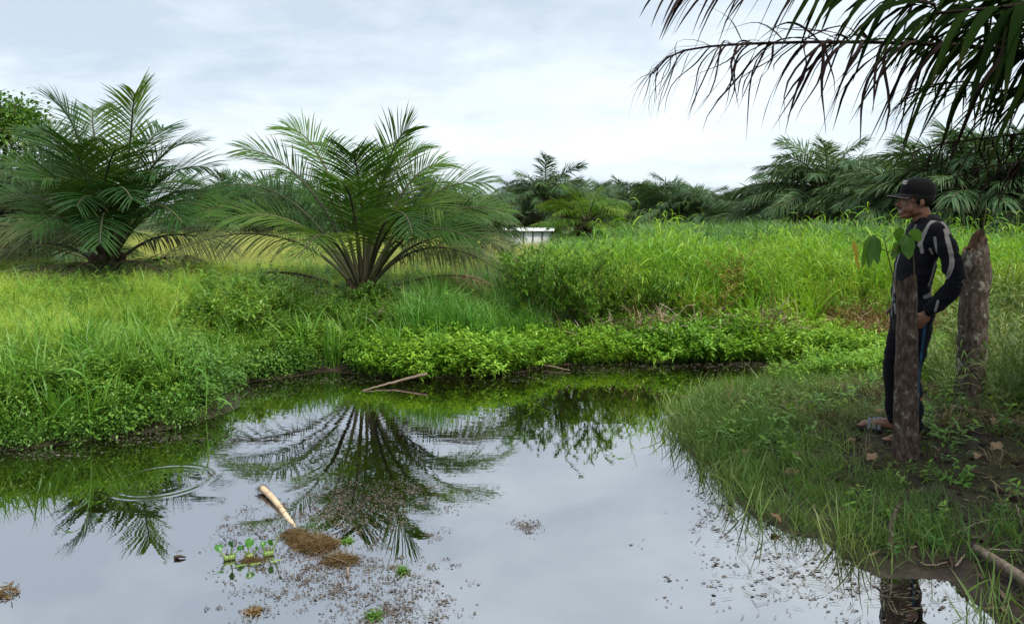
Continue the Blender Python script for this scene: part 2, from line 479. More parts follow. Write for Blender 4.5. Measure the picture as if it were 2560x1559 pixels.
def rings(c, R0, width, freq, amp):
    dx = mathn(t, 'SUBTRACT', sp.outputs[0], c[0]); dy = mathn(t, 'SUBTRACT', sp.outputs[1], c[1])
    r = mathn(t, 'SQRT', mathn(t, 'ADD', mathn(t, 'MULTIPLY', dx, dx), mathn(t, 'MULTIPLY', dy, dy)))
    u = mathn(t, 'DIVIDE', mathn(t, 'SUBTRACT', r, R0), width)
    env = mathn(t, 'EXPONENT', mathn(t, 'MULTIPLY', mathn(t, 'MULTIPLY', u, u), -1.0))
    wv = mathn(t, 'SINE', mathn(t, 'MULTIPLY', mathn(t, 'SUBTRACT', r, R0), freq))
    return mathn(t, 'MULTIPLY', mathn(t, 'MULTIPLY', wv, env), amp)


hsum = mathn(t, 'MULTIPLY', wavenoise(1.6, 1, 1.3), 0.0012)
rdx = mathn(t, 'MULTIPLY', mathn(t, 'ADD', sp.outputs[0], 1.1), 0.62); rdy = mathn(t, 'MULTIPLY', mathn(t, 'SUBTRACT', sp.outputs[1], 5.9), 0.62)
calm = mathn(t, 'EXPONENT', mathn(t, 'MULTIPLY', mathn(t, 'ADD', mathn(t, 'MULTIPLY', rdx, rdx), mathn(t, 'MULTIPLY', rdy, rdy)), -1.0))
region = mathn(t, 'ADD', mathn(t, 'MULTIPLY', calm, ramp(t, wavenoise(0.9, 1, 1, 1), [(0.35, 0.35), (0.6, 1.0)])), 0.12)      # a breath of wind in the middle of the pond
rough_w = mathn(t, 'MULTIPLY', mathn(t, 'MULTIPLY', wavenoise(11.0, 0.55, 1.7), 0.00055), region)
hsum = mathn(t, 'ADD', hsum, rough_w)
brk = ramp(t, wavenoise(7.0, 1, 1, 2), [(0.35, 0.25), (0.65, 1.0)])
hsum = mathn(t, 'ADD', hsum, mathn(t, 'MULTIPLY', rings(ring, 0.275, 0.030, 85.0, 0.0013), brk))
hsum = mathn(t, 'ADD', hsum, rings(ring, 0.12, 0.10, 60.0, 0.00018))
hsum = mathn(t, 'ADD', hsum, rings(G(1240, 1000, 0), 0.5, 0.35, 45.0, 0.00012))
bp = N(t, 'ShaderNodeBump'); bp.inputs['Strength'].default_value = 1.0; bp.inputs['Distance'].default_value = 1.0
t.links.new(hsum, bp.inputs['Height'])
body = N(t, 'ShaderNodeBsdfDiffuse'); body.inputs['Color'].default_value = (0.007, 0.0055, 0.003, 1)
gl = N(t, 'ShaderNodeBsdfGlossy'); gl.inputs['Color'].default_value = (0.97, 0.97, 0.98, 1); gl.inputs['Roughness'].default_value = 0.0
t.links.new(bp.outputs[0], gl.inputs['Normal'])
fr = N(t, 'ShaderNodeFresnel'); fr.inputs['IOR'].default_value = 1.33; t.links.new(bp.outputs[0], fr.inputs['Normal'])
fac = mathn(t, 'ADD', mathn(t, 'MULTIPLY', fr.outputs[0], 0.38), 0.58, clamp=True)
mx = N(t, 'ShaderNodeMixShader'); t.links.new(fac, mx.inputs[0])
t.links.new(body.outputs[0], mx.inputs[1]); t.links.new(gl.outputs[0], mx.inputs[2]); t.links.new(mx.outputs[0], o.inputs[0])
mb = MB()
gx, gy = np.meshgrid(np.linspace(-8.2, 4.8, 27), np.linspace(0.9, 8.9, 17))
ii = np.arange(27 * 17).reshape(17, 27)
mb.add(np.stack([gx, gy, np.zeros_like(gx)], -1), np.stack([ii[:-1, :-1], ii[:-1, 1:], ii[1:, 1:], ii[1:, :-1]], -1))
water = mb.build('water', m)
tag(water, 'still dark pond reflecting the cloudy sky and the palms', 'water', kind='structure')
# ------------------------------------------------------------------ oil palms
def bez(P0, P1, P2, n):
    t = np.linspace(0, 1, n)[:, None]
    P0, P1, P2 = (np.asarray(p, float) for p in (P0, P1, P2))
    return (1 - t) ** 2 * P0 + 2 * t * (1 - t) * P1 + t ** 2 * P2


def frond_geo(line, twist=0.0, nleaf=60, leaf=0.62, wid=0.017, droop=0.25, r0=0.022, start=0.16, vee=0.35, rank=0.30, seg=4, fold=0.0, jitter=1.0, tang=(62, 22), thin_tip=0.0, curl=0.0):
    """one frond along a curve: returns (rachis MB, leaflet arrays P, W, S)"""
    line = np.asarray(line, float); n = len(line)
    T = unit(np.gradient(line, axis=0))
    rad = line[-1] - line[0]; rad[2] = 0
    if np.linalg.norm(rad) < 0.05:
        rad = np.array([0.3, 1.0, 0])
    rad = unit(rad)
    side0 = np.cross(rad, [0, 0, 1.0])
    tt = np.linspace(0, 1, n)
    side = side0[None] - T * (T @ side0)[:, None]; side = unit(side)
    up = np.cross(side, T)
    tw = (twist * tt)[:, None]
    side, up = side * np.cos(tw) + up * np.sin(tw), up * np.cos(tw) - side * np.sin(tw)
    rb = MB()
    rr = r0 * (1 - 0.90 * tt ** 0.8) + 0.0025
    rb.tubes(line[None], rr[None], 6)
    seglen = np.linalg.norm(np.diff(line, axis=0), axis=1).sum()
    u = np.repeat(start + (1 - start) * (np.linspace(0, 1, nleaf)), 2)
    u = np.clip(u + rng.normal(0, 0.003, len(u)) * jitter, start, 1)
    sg = np.tile([-1.0, 1.0], nleaf)
    B = len(u)
    f = lambda a: np.stack([np.interp(u, tt, a[:, i]) for i in range(3)], 1)
    p, Tm, Sm, Um = f(line), unit(f(T)), unit(f(side)), unit(f(up))
    v = (u - start) / (1 - start)
    ang = np.radians(tang[0] + (tang[1] - tang[0]) * v ** 1.3 + rng.normal(0, 5, B) * jitter)
    lift = vee + rng.choice([-1, 1], B) * rank * rng.random(B)
    lat = Sm * sg[:, None] * np.cos(lift)[:, None] + Um * np.sin(lift)[:, None]
    d0 = unit(Tm * np.cos(ang)[:, None] + lat * np.sin(ang)[:, None])
    Ll = leaf * (0.38 + 0.62 * np.sin(np.pi * np.clip(0.12 + 0.80 * v, 0, 1))) * (1 + rng.normal(0, 0.07, B))
    Ll = np.where(v > 0.97, Ll * 0.8, Ll)
    s = np.linspace(0, 1, seg)
    dr = droop * (1 + rng.normal(0, 0.25, B) * jitter)
    P = p[:, None] + Ll[:, None, None] * (s[None, :, None] * d0[:, None] - (dr[:, None] * s[None] ** 2)[..., None] * np.array([0, 0, 1.0]))
    # keep the leaflet's length in spite of the bend
    L2 = np.linalg.norm(np.diff(P, axis=1), axis=2).sum(1)
    P = p[:, None] + (P - p[:, None]) * (Ll / L2)[:, None, None]
    if curl:
        ph_ = rng.random((B, 1)) * 6.283; dv = rng.normal(0, 1, (B, 1, 3)) * np.array([1, 1, 0.6])
        P = P + (curl * Ll * np.clip(v * 1.6 - 0.3, 0, 1))[:, None, None] * (np.sin(s[None] * 5.5 + ph_) * s[None])[..., None] * dv
    prof = np.interp(s, [0, 0.12, 0.45, 0.8, 1], [0.45, 0.85, 1.0, 0.6, 0.06])
    W = wid * prof[None] * (Ll / leaf)[:, None] ** 0.5 * (1 - thin_tip * v[:, None] ** 0.7) * (1 + rng.normal(0, 0.1, B))[:, None]
    S = unit(np.cross(np.gradient(P, axis=1), Um[:, None]))
    ro = rng.normal(0, 0.35, B)[:, None, None] * jitter
    U2 = np.cross(S, unit(np.gradient(P, axis=1)))
    S = S * np.cos(ro) + U2 * np.sin(ro)
    return rb, P, W, S, v


def palm_frond(parent, line, leafmat, rmat, var0=None, fold=0.25, **kw):
    rb, P, W, S, v = frond_geo(line, **kw)
    fr = rb.build('frond', rmat, parent)
    lb = MB()
    base = rng.random() if var0 is None else var0
    lb.ribbons(P, W, S, var=np.clip(base * 0.7 + 0.3 * rng.random(len(P)) - 0.0, 0, 1), fold=fold)
    lf = lb.build('leaflets', leafmat, fr)
    lf['kind'] = 'stuff'
    return fr


def trunk_mesh(loc, h, r, name='trunk', stubs=26, n=9):
    """a short palm trunk wrapped in cut frond bases"""
    mb = MB()
    z = np.linspace(-0.1, h, n)
    P = np.stack([np.full(n, loc[0]), np.full(n, loc[1]), loc[2] + z], 1)
    mb.tubes(P[None], (r * (1.1 - 0.35 * np.linspace(0, 1, n)))[None], 10)
    a = np.arange(stubs) * 2.4; zz = np.linspace(0.0, h * 0.95, stubs)
    rr = r * (1.1 - 0.35 * zz / h)
    base = np.stack([loc[0] + rr * 0.8 * np.cos(a), loc[1] + rr * 0.8 * np.sin(a), loc[2] + zz], 1)
    tip = base + np.stack([np.cos(a) * r * 0.75, np.sin(a) * r * 0.75, np.full(stubs, r * 1.5)], 1)
    mb.tubes(np.stack([base, (base + tip) / 2 + np.stack([np.cos(a), np.sin(a), 0 * a], 1) * r * 0.12, tip], 1), np.array([[r * 0.42, r * 0.36, r * 0.25]]), 5)
    return mb.mesh(name)


def tip_frond(palm, base, top, tip, leafmat='palm', rmat='rachis', arch=0.35, bow=0.45, **kw):
    """a frond from the palm's heart to a tip; arch lifts the middle, bow is how far out the middle lies"""
    base = np.array(base, float); tip = np.array(tip, float)
    horiz = tip - base
    L = np.linalg.norm(horiz)
    tip = tip - horiz / L * 0.02; horiz = tip - base; L = np.linalg.norm(horiz)
    mid = base + horiz * np.array([bow, bow, 0.5])
    mid[2] = max(base[2], base[2] + (tip[2] - base[2]) * 0.62) + arch * L
    sw = np.cross(horiz, [0, 0, 1.0]); sw = sw / (np.linalg.norm(sw) + 1e-6)
    mid = mid + sw * rng.normal(0, 0.05) * L
    ln = bez(base, mid, tip, 18); u_ = np.linspace(0, 1, 18)
    ln[:, 2] -= 0.07 * L * u_ ** 5                      # the tip bows over
    ln = ln + sw[None] * (0.02 * L * np.sin(u_ * 5 + rng.random() * 6) * u_)[:, None]
    return palm_frond(palm, ln, M[leafmat], M[rmat], **kw)


# ---- the palm in the middle
cy0 = 9.7
cb = D(908, 748, cy0)
cz = hz(cb.x, cy0)
palm = empty('oil_palm', (cb.x, cy0, cz))
tag(palm, 'large young oil palm in the middle, standing alone behind the far bank', 'palm tree', 'oil palms of the plantation')
mesh_obj('trunk', trunk_mesh((cb.x, cy0, cz), 0.24, 0.14), M['palm_trunk'], palm)
heart = (cb.x, cy0, cz + 0.16)
# tip pixel, depth offset, arch, twist, material
CEN = [
    (604, 333, -0.3, 0.02, 1.0, 'palm'), (723, 281, 0.2, 0.02, 0.8, 'palm_bright'), (872, 350, -0.6, 0.06, 0.15, 'palm'), (1020, 288, 0.1, 0.0, 0.9, 'palm_bright'),
    (1053, 338, 0.5, 0.03, -0.4, 'palm_bright'), (1113, 376, 0.6, 0.05, -0.7, 'palm_bright'), (1219, 424, -0.2, 0.08, -1.0, 'palm'), (1274, 500, 0.3, 0.12, -1.0, 'palm'),
    (548, 430, 0.7, 0.06, 1.0, 'palm'), (556, 519, -0.5, 0.14, 1.0, 'palm'), (470, 500, 0.5, 0.10, 1.1, 'palm'), (425, 594, -0.2, 0.16, 1.1, 'palm_old'), (1250, 640, -0.8, 0.2, -0.8, 'palm_old'),
    (1025, 538, -2.1, 0.22, -0.2, 'palm'), (736, 607, -2.0, 0.22, 0.3, 'palm'), (1190, 570, -0.9, 0.18, -1.0, 'palm'), (1283, 585, 0.0, 0.16, -1.1, 'palm_old'),
    (780, 320, 1.3, 0.05, 0.3, 'palm'), (950, 335, 1.4, 0.05, 0.1, 'palm'), (1130, 430, 1.5, 0.1, -0.4, 'palm'), (850, 420, -1.2, 0.12, 0.2, 'palm'),
    (1110, 490, -1.3, 0.14, -0.6, 'palm'), (1215, 530, 1.4, 0.16, -0.8, 'palm'),
    (990, 360, -0.2, 0.03, -0.5, 'palm_bright'), (1160, 470, 0.3, 0.08, -0.9, 'palm'),
]
for px, py, dy, ar, tw, mt in CEN:
    tip_frond(palm, heart, None, D(px, py, cy0 + dy), mt, 'rachis', ar + 0.11, 0.31, twist=tw * 0.8, nleaf=56, leaf=0.58, wid=0.0098, droop=0.15 + (0.30 if mt == 'palm_old' else 0) + rng.random() * 0.08, r0=0.030, start=0.30, vee=0.22, rank=0.16, jitter=0.6, tang=(66, 26))
DEAD = [(1212, 678, -0.4, 0.10, -0.3), (1258, 724, -0.6, 0.02, -0.2), (576, 760, -0.5, 0.18, 0.3), (640, 735, 0.4, 0.16, 0.2), (1150, 700, 0.7, 0.10, 0.0), (520, 700, 0.6, 0.2, 0.3)]
for px, py, dy, ar, tw in DEAD:
    tip_frond(palm, (heart[0], heart[1], cz + 0.12), None, D(px, py, cy0 + dy), 'palm_dead', 'rachis_dead', ar, 0.45, twist=tw, nleaf=40, leaf=0.40, wid=0.007, droop=0.75, r0=0.028, start=0.3, vee=-0.1, rank=0.5)

# ---- the palm on the left
ly0 = 11.2
lb_ = D(271, 705, ly0); lz = hz(lb_.x, ly0)
palm = empty('oil_palm', (lb_.x, ly0, lz))
tag(palm, 'tall dark oil palm at the left, upright fronds above the sedge meadow', 'palm tree', 'oil palms of the plantation')
mesh_obj('trunk', trunk_mesh((lb_.x, ly0, lz), 0.34, 0.17), M['palm_trunk'], palm)
heart = (lb_.x, ly0, lz + 0.25)
LEF = [
    (140, 223, -0.3, 0.02, 0.35, 'palm_dark'), (342, 197, -0.1, 0.0, -0.1, 'palm_bright'), (491, 323, -0.2, 0.05, -0.5, 'palm_dark'), (515, 386, -0.4, 0.10, -0.8, 'palm_dark'), (528, 453, 0.3, 0.12, -0.9, 'palm_dark'),
    (542, 496, -0.5, 0.14, -1.0, 'palm_dark'), (71, 285, 0.8, 0.05, 0.6, 'palm_dark'), (20, 380, -0.2, 0.08, 0.9, 'palm_dark'), (-30, 470, 0.3, 0.12, 1.0, 'palm_dark'), (-20, 560, -0.5, 0.18, 1.0, 'palm_old'), (259, 568, -2.3, 0.24, 0.0, 'palm_dark'),
    (240, 240, 1.0, 0.02, 0.2, 'palm_dark'), (410, 290, 1.0, 0.04, -0.3, 'palm_dark'), (180, 330, -0.9, 0.08, 0.3, 'palm_dark'), (300, 330, -1.2, 0.10, 0.0, 'palm_dark'), (400, 400, -1.3, 0.12, -0.4, 'palm_dark'), (100, 420, -1.2, 0.12, 0.6, 'palm_dark'),
    (200, 420, 1.8, 0.15, 0.1, 'palm_dark'), (350, 420, 1.9, 0.15, -0.2, 'palm_dark'), (450, 520, -1.6, 0.2, -0.7, 'palm_dark'), (80, 540, -1.6, 0.2, 0.7, 'palm_dark'), (470, 430, 1.2, 0.1, -0.6, 'palm_dark'), (60, 400, 1.4, 0.1, 0.6, 'palm_dark'),
    (330, 460, -1.9, 0.2, -0.1, 'palm_dark'), (190, 480, -1.9, 0.2, 0.2, 'palm_dark'), (574, 600, 0.2, 0.2, -0.9, 'palm_old'), (-60, 640, 0.2, 0.2, 0.9, 'palm_old'),
]
for px, py, dy, ar, tw, mt in LEF:
    tip_frond(palm, heart, None, D(px, py, ly0 + dy), mt, 'rachis', ar + 0.10, 0.31, twist=tw * 0.8, nleaf=60, leaf=0.71, wid=0.0118, droop=0.15 + (0.30 if mt == 'palm_old' else 0) + rng.random() * 0.08, r0=0.034, start=0.28, vee=0.22, rank=0.16, jitter=0.6, tang=(66, 26))
for px, py, dy, ar, tw in [(574, 700, -0.4, 0.14, -0.4), (-20, 700, -0.8, 0.12, 0.4), (30, 680, -1.6, 0.16, 0.5), (520, 640, 0.7, 0.14, -0.4), (140, 690, -1.8, 0.2, 0.2), (430, 690, -1.5, 0.2, -0.2)]:
    tip_frond(palm, (heart[0], heart[1], lz + 0.2), None, D(px, py, ly0 + dy), 'palm_old', 'rachis_dead', ar, 0.45, twist=tw, nleaf=56, leaf=0.62, wid=0.014, droop=0.6, r0=0.03, start=0.28, vee=0.0, rank=0.4)

# ---- palms farther off: a few frond shapes, each frond an object that shares its mesh
FAR_FRONDS = []
for i in range(8):
    el = [1.25, 1.05, 0.9, 0.7, 0.5, 0.3, 0.05, -0.25][i]
    L = 1.0
    d = np.array([0, math.cos(el), math.sin(el)])
    P1 = d * 0.55; P2 = P1 + np.array([0, math.cos(el * 0.6) * 0.48, math.sin(el) * 0.22 - (0.10 + 0.30 * (1 - i / 9)) * (1.0 if i > 0 else 0.4)])
    rb, P, W, S, v = frond_geo(bez((0, 0, 0), P1, P2, 10), twist=rng.normal(0, 0.7), nleaf=62, leaf=0.24, wid=0.0062, droop=0.30 + 0.05 * i, r0=0.009, start=0.16, vee=0.15, rank=0.4, seg=4)
    lb = MB(); lb.ribbons(P, W, S, var=0.3 + 0.4 * rng.random(len(P)))
    FAR_FRONDS.append((rb.mesh('frond'), lb.mesh('leaflets')))
FAR_TRUNK = trunk_mesh((0, 0, 0), 1.0, 0.16, stubs=20)


def far_palm(x, y, trunk_h, L, label, leafmat='palm_far', nf=40, seed=0, dead=3, spread=1.0, zoff=0.0):
    r = np.random.default_rng(seed)
    z = hz(x, y) + zoff
    p = empty('oil_palm', (x, y, z))
    tag(p, label, 'palm tree', 'oil palms of the plantation')
    tr = mesh_obj('trunk', FAR_TRUNK, M['palm_trunk'], p, world_space=False)
    tr.scale = (1.8, 1.8, trunk_h)
    for i in range(nf + dead):
        q = i / (nf - 1)
        k = min(7, int(q * 7.2 + r.random() * 0.9)) if i < nf else 7
        fm, lm = FAR_FRONDS[k]
        mat = M[leafmat] if i < nf else M['palm_dead']
        fr = bpy.data.objects.new('frond', fm); COL.objects.link(fr); fr.parent = p
        if not fm.materials:
            fm.materials.append(M['rachis'])
        fr.location = (0, 0, trunk_h * 0.96)
        fr.rotation_euler = (r.normal(0, 0.10) - (0.45 if i >= nf else 0), r.normal(0, 0.12), i * 2.39996 + r.normal(0, 0.2))
        s = L * (0.9 + 0.2 * r.random()); fr.scale = (s, s, s)
        lf = bpy.data.objects.new('leaflets', lm); COL.objects.link(lf); lf.parent = fr; lf['kind'] = 'stuff'
        if not lm.materials:
            lm.materials.append(None)
        lf.material_slots[0].link = 'OBJECT'; lf.material_slots[0].material = mat
    return p


def far_at(px, top_py, y, L, label, **kw):
    x = (px - 1280) / FPX * y
    top = D(px, top_py, y).z
    th = max(0.25, top - hz(x, y) - kw.get('zoff', 0) - 0.63 * L)
    return far_palm(x, y, th, L, label, **kw)


far_at(1165, 445, 15.5, 1.35, 'grey-green oil palm half hidden behind the right side of the middle palm', seed=1, leafmat='palm_far')
far_at(1468, 458, 22.0, 1.85, 'bright green young oil palm in front of the distant palm row', seed=2, leafmat='palm_bright', nf=24, dead=0)
far_at(1365, 402, 46.0, 3.9, 'tallest palm of the distant row, left of its middle', seed=3)
FARROW = [(1300, 455, 52, 3.6, 'distant oil palm at the left end of the row, beside the white roof'), (1455, 440, 50, 3.6, 'distant oil palm just right of the tallest in the row'),
          (1525, 452, 56, 3.9, 'distant oil palm, drooping crown in the middle of the row'), (1590, 458, 54, 3.8, 'distant oil palm behind the bright young palm, in the row'),
          (1650, 455, 58, 4.2, 'distant oil palm right of the middle of the row'), (1700, 442, 50, 3.9, 'distant oil palm with broad crown near the right end of the row'),
          (1765, 462, 48, 3.7, 'distant oil palm with drooping fronds, second from the row end'), (1815, 492, 46, 3.2, 'low distant oil palm at the right end of the row')]
for i, (px, py, y, L, lab) in enumerate(FARROW):
    far_at(px, py, y, L, lab, seed=10 + i)
far_at(2068, 345, 27.0, 3.3, 'big oil palm against the sky, left of the man with the cap', seed=31, nf=56, dead=6)
far_at(1985, 415, 30.0, 3.2, 'oil palm with low fronds at the left foot of the big palm', seed=32, nf=52, dead=6)
far_at(2175, 415, 26.0, 3.2, 'oil palm between the big palm and the face of the man', seed=33, nf=52, dead=6)
far_at(2300, 365, 22.0, 3.2, 'dark oil palm behind the head of the man', seed=34, nf=58, dead=8)
far_at(2440, 310, 20.0, 3.4, 'dark oil palm behind the broken tree stump', seed=35, nf=60, dead=8)
far_at(2590, 300, 19.0, 3.6, 'dark oil palm at the right edge of the view', seed=36, nf=60, dead=8)
far_at(560, 440, 40.0, 3.6, 'distant oil palm just right of the tall left palm', seed=41)
far_at(628, 422, 44.0, 3.8, 'distant oil palm between the left palm and the middle palm', seed=42)
far_at(700, 428, 42.0, 3.6, 'distant oil palm behind the left fronds of the middle palm', seed=43)
far_at(1080, 440, 40.0, 3.4, 'distant oil palm behind the right fronds of the middle palm', seed=46)
far_at(-40, 330, 14.5, 3.0, 'grey-green oil palm cut off by the left edge', seed=44, nf=30, dead=4)
far_at(60, 400, 19.0, 3.2, 'oil palm behind the tall left palm, under the leafy tree', seed=45, nf=26)

for i, (px, py, y, L, lab) in enumerate([(1240, 468, 60, 4.0, 'faint distant palm left of the white roof, behind the middle palm'), (1410, 448, 62, 4.2, 'distant palm behind the gap between the two tallest of the row'), (1490, 450, 64, 4.4, 'distant palm in the second row, above the bright young palm'),
        (1560, 455, 66, 4.4, 'distant palm in the second row right of the bright young palm'), (1620, 455, 64, 4.4, 'distant palm in the second row, middle of the far skyline'), (1680, 450, 62, 4.3, 'distant palm in the second row behind the broad crown'), (1740, 458, 60, 4.2, 'distant palm in the second row at its right end'),
        (500, 470, 46, 3.4, 'distant palm half hidden by the right fronds of the tall left palm'), (760, 450, 46, 3.4, 'distant palm behind the upper left fronds of the middle palm'), (1890, 490, 40, 3.2, 'low distant palm left of the big palm at the skyline gap')]):
    far_at(px, py, y, L, lab, seed=60 + i)
# ------------------------------------------------------------------ the palm overhead on the right (its trunk stands out of view)
def catmull(pts, n):
    pts = np.array([list(p) for p in pts], float)
    P = np.concatenate([[2 * pts[0] - pts[1]], pts, [2 * pts[-1] - pts[-2]]])
    d = np.concatenate([[0], np.cumsum(np.linalg.norm(np.diff(pts, axis=0), axis=1))])
    u = np.linspace(0, d[-1], n); res = []
    for x in u:
        i = min(len(pts) - 2, max(0, np.searchsorted(d, x, 'right') - 1))
        t = (x - d[i]) / (d[i + 1] - d[i])
        a, b, c, e = P[i:i + 4]
        res.append(0.5 * (2 * b + (c - a) * t + (2 * a - 5 * b + 4 * c - e) * t * t + (3 * b - a - 3 * c + e) * t ** 3))
    return np.array(res)


FX, FY = 5.3, 3.3
fz = hz(FX, FY)
fore = empty('oil_palm', (FX, FY, fz))
tag(fore, 'oil palm overhead at the right, dark fronds hanging into the top of the view', 'palm tree', 'oil palms of the plantation')
mesh_obj('trunk', trunk_mesh((FX, FY, fz), 2.2, 0.24, stubs=60, n=14), M['palm_trunk'], fore)
fh = (FX, FY, fz + 2.1)


def leaflet_objects(fr, P, W, S, v, mats, fold=0.3):
    for i in range(len(P)):
        lb = MB(); lb.ribbons(P[i:i + 1], W[i:i + 1], S[i:i + 1], fold=fold, var=np.array([rng.random()]))
        lb.build('leaflet', mats(v[i]), fr)


def dry_after(a):
    return lambda v: M['palm_fore_dry'] if v + rng.normal(0, 0.06) > a else M['palm_fore']


# the long frond across the top right
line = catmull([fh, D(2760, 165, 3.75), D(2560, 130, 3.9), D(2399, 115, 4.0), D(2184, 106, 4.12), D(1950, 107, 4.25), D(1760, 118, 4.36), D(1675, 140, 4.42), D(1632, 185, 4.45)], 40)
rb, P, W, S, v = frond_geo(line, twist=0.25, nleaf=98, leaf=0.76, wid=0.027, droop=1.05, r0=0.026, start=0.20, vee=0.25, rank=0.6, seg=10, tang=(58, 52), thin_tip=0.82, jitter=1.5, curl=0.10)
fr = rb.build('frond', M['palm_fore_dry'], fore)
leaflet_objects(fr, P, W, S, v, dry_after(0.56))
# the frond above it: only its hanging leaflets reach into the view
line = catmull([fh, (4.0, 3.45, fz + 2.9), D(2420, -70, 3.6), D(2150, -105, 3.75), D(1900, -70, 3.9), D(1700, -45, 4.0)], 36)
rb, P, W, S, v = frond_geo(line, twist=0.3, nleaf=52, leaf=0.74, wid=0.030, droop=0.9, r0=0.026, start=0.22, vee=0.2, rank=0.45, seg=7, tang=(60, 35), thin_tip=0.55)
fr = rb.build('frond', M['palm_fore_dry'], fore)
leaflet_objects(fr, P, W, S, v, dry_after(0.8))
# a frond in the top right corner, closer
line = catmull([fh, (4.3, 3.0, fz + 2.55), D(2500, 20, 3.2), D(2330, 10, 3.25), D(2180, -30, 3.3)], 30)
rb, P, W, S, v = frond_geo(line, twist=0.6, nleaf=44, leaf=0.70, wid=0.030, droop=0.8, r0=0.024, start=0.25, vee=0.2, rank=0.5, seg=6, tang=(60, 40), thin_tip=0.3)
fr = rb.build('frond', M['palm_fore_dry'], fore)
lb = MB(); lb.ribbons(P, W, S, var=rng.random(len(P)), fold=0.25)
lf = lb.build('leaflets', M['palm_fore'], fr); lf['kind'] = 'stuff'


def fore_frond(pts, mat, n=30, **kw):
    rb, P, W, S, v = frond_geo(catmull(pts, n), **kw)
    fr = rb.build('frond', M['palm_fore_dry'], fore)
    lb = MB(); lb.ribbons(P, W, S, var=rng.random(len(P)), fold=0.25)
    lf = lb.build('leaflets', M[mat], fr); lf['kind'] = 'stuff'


# farther fronds of the same crown, seen below the long one
fore_frond([fh, (4.6, 4.3, fz + 2.35), D(2560, 225, 5.2), D(2430, 205, 5.6), D(2310, 215, 6.0), D(2270, 240, 6.1)], 'palm_fore', twist=0.4, nleaf=52, leaf=0.66, wid=0.016, droop=0.7, r0=0.022, start=0.25, seg=5, vee=0.1, rank=0.5, tang=(60, 40), thin_tip=0.4)
fore_frond([fh, (4.7, 4.2, fz + 2.0), D(2600, 330, 5.0), D(2470, 345, 5.3), D(2340, 362, 5.6), D(2265, 388, 5.7)], 'palm_fore_dry', twist=0.2, nleaf=50, leaf=0.60, wid=0.010, droop=1.0, r0=0.022, start=0.25, seg=6, vee=0.0, rank=0.6, tang=(60, 40), thin_tip=0.3, curl=0.10)
fore_frond([fh, (4.9, 4.0, fz + 1.9), D(2640, 400, 4.9), D(2540, 405, 5.1), D(2440, 425, 5.3), D(2360, 455, 5.4)], 'palm_fore_dry', twist=0.2, nleaf=40, leaf=0.5, wid=0.009, droop=1.1, r0=0.02, start=0.25, seg=6, vee=0.0, rank=0.6, tang=(60, 40), thin_tip=0.3, curl=0.10)
fore_frond([fh, (4.8, 3.7, fz + 2.5), D(2620, 60, 4.6), D(2480, 60, 4.9), D(2360, 100, 5.1)], 'palm_fore', twist=0.5, nleaf=50, leaf=0.8, wid=0.026, droop=0.8, r0=0.022, start=0.25, seg=5, vee=0.1, rank=0.5, tang=(60, 40), thin_tip=0.2)
fore_frond([fh, (4.6, 3.2, fz + 2.9), D(2640, -20, 3.8), D(2500, -10, 4.1), D(2380, 20, 4.3), D(2290, 70, 4.4)], 'palm_fore', twist=0.4, nleaf=56, leaf=0.72, wid=0.028, droop=0.9, r0=0.024, start=0.25, seg=6, vee=0.1, rank=0.5, tang=(60, 40), thin_tip=0.2)
# the rest of the crown, above and behind the view: it keeps the right bank in shade
for i in range(15):
    az = i * 2.39996 + 0.3
    el = [0.95, 0.75, 0.55, 0.40][i % 4] + rng.normal(0, 0.06)
    L = 3.5 + rng.random() * 0.5
    dx, dy = math.cos(az), math.sin(az)
    if dx < 0.2 and dy > -0.45:          # this quarter of the crown is the one in view, built above
        el = 1.15 + 0.15 * rng.random(); L = 3.2
        if dy > 0.2:
            continue
    a = np.array([dx * math.cos(el), dy * math.cos(el), math.sin(el)])
    P1 = np.array(fh) + a * L * 0.55
    P2 = P1 + np.array([dx, dy, 0]) * L * 0.45 + np.array([0, 0, math.sin(el) * 0.2 * L - 0.28 * L])
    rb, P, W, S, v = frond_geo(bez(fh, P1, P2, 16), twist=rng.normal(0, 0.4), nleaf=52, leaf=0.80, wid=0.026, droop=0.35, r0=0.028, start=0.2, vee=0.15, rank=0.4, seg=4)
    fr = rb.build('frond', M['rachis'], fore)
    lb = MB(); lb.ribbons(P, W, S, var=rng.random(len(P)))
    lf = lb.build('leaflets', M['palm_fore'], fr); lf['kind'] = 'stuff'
# ------------------------------------------------------------------ plants: tuft shapes that get scattered
def curve_blades(B, n, base_r, h, hvar, lean, bend, seed=None):
    """centre lines of B blades that rise and bow outwards"""
    az = rng.random(B) * 2 * np.pi
    rr = base_r * np.sqrt(rng.random(B)); a2 = rng.random(B) * 2 * np.pi
    base = np.stack([rr * np.cos(a2), rr * np.sin(a2), np.zeros(B)], 1)
    H = h * (1 - hvar * rng.random(B))
    ln = lean * (0.3 + rng.random(B)); bd = bend * (0.4 + 0.9 * rng.random(B))
    s = np.linspace(0, 1, n)
    th = ln[:, None] + bd[:, None] * s[None] ** 1.4          # angle from vertical
    st = (H / (n - 1))[:, None]
    dz = np.cos(th) * st; dr = np.sin(th) * st
    z = np.cumsum(np.concatenate([np.zeros((B, 1)), dz[:, :-1]], 1), 1); r = np.cumsum(np.concatenate([np.zeros((B, 1)), dr[:, :-1]], 1), 1)
    P = base[:, None] + np.stack([r * np.cos(az)[:, None], r * np.sin(az)[:, None], z], -1)
    S = np.broadcast_to(np.stack([-np.sin(az), np.cos(az), 0 * az], 1)[:, None], P.shape)
    ro = rng.normal(0, 0.5, B)[:, None, None]
    T = unit(np.gradient(P, axis=1)); U = np.cross(S, T)
    return P, S * np.cos(ro) + U * np.sin(ro), H


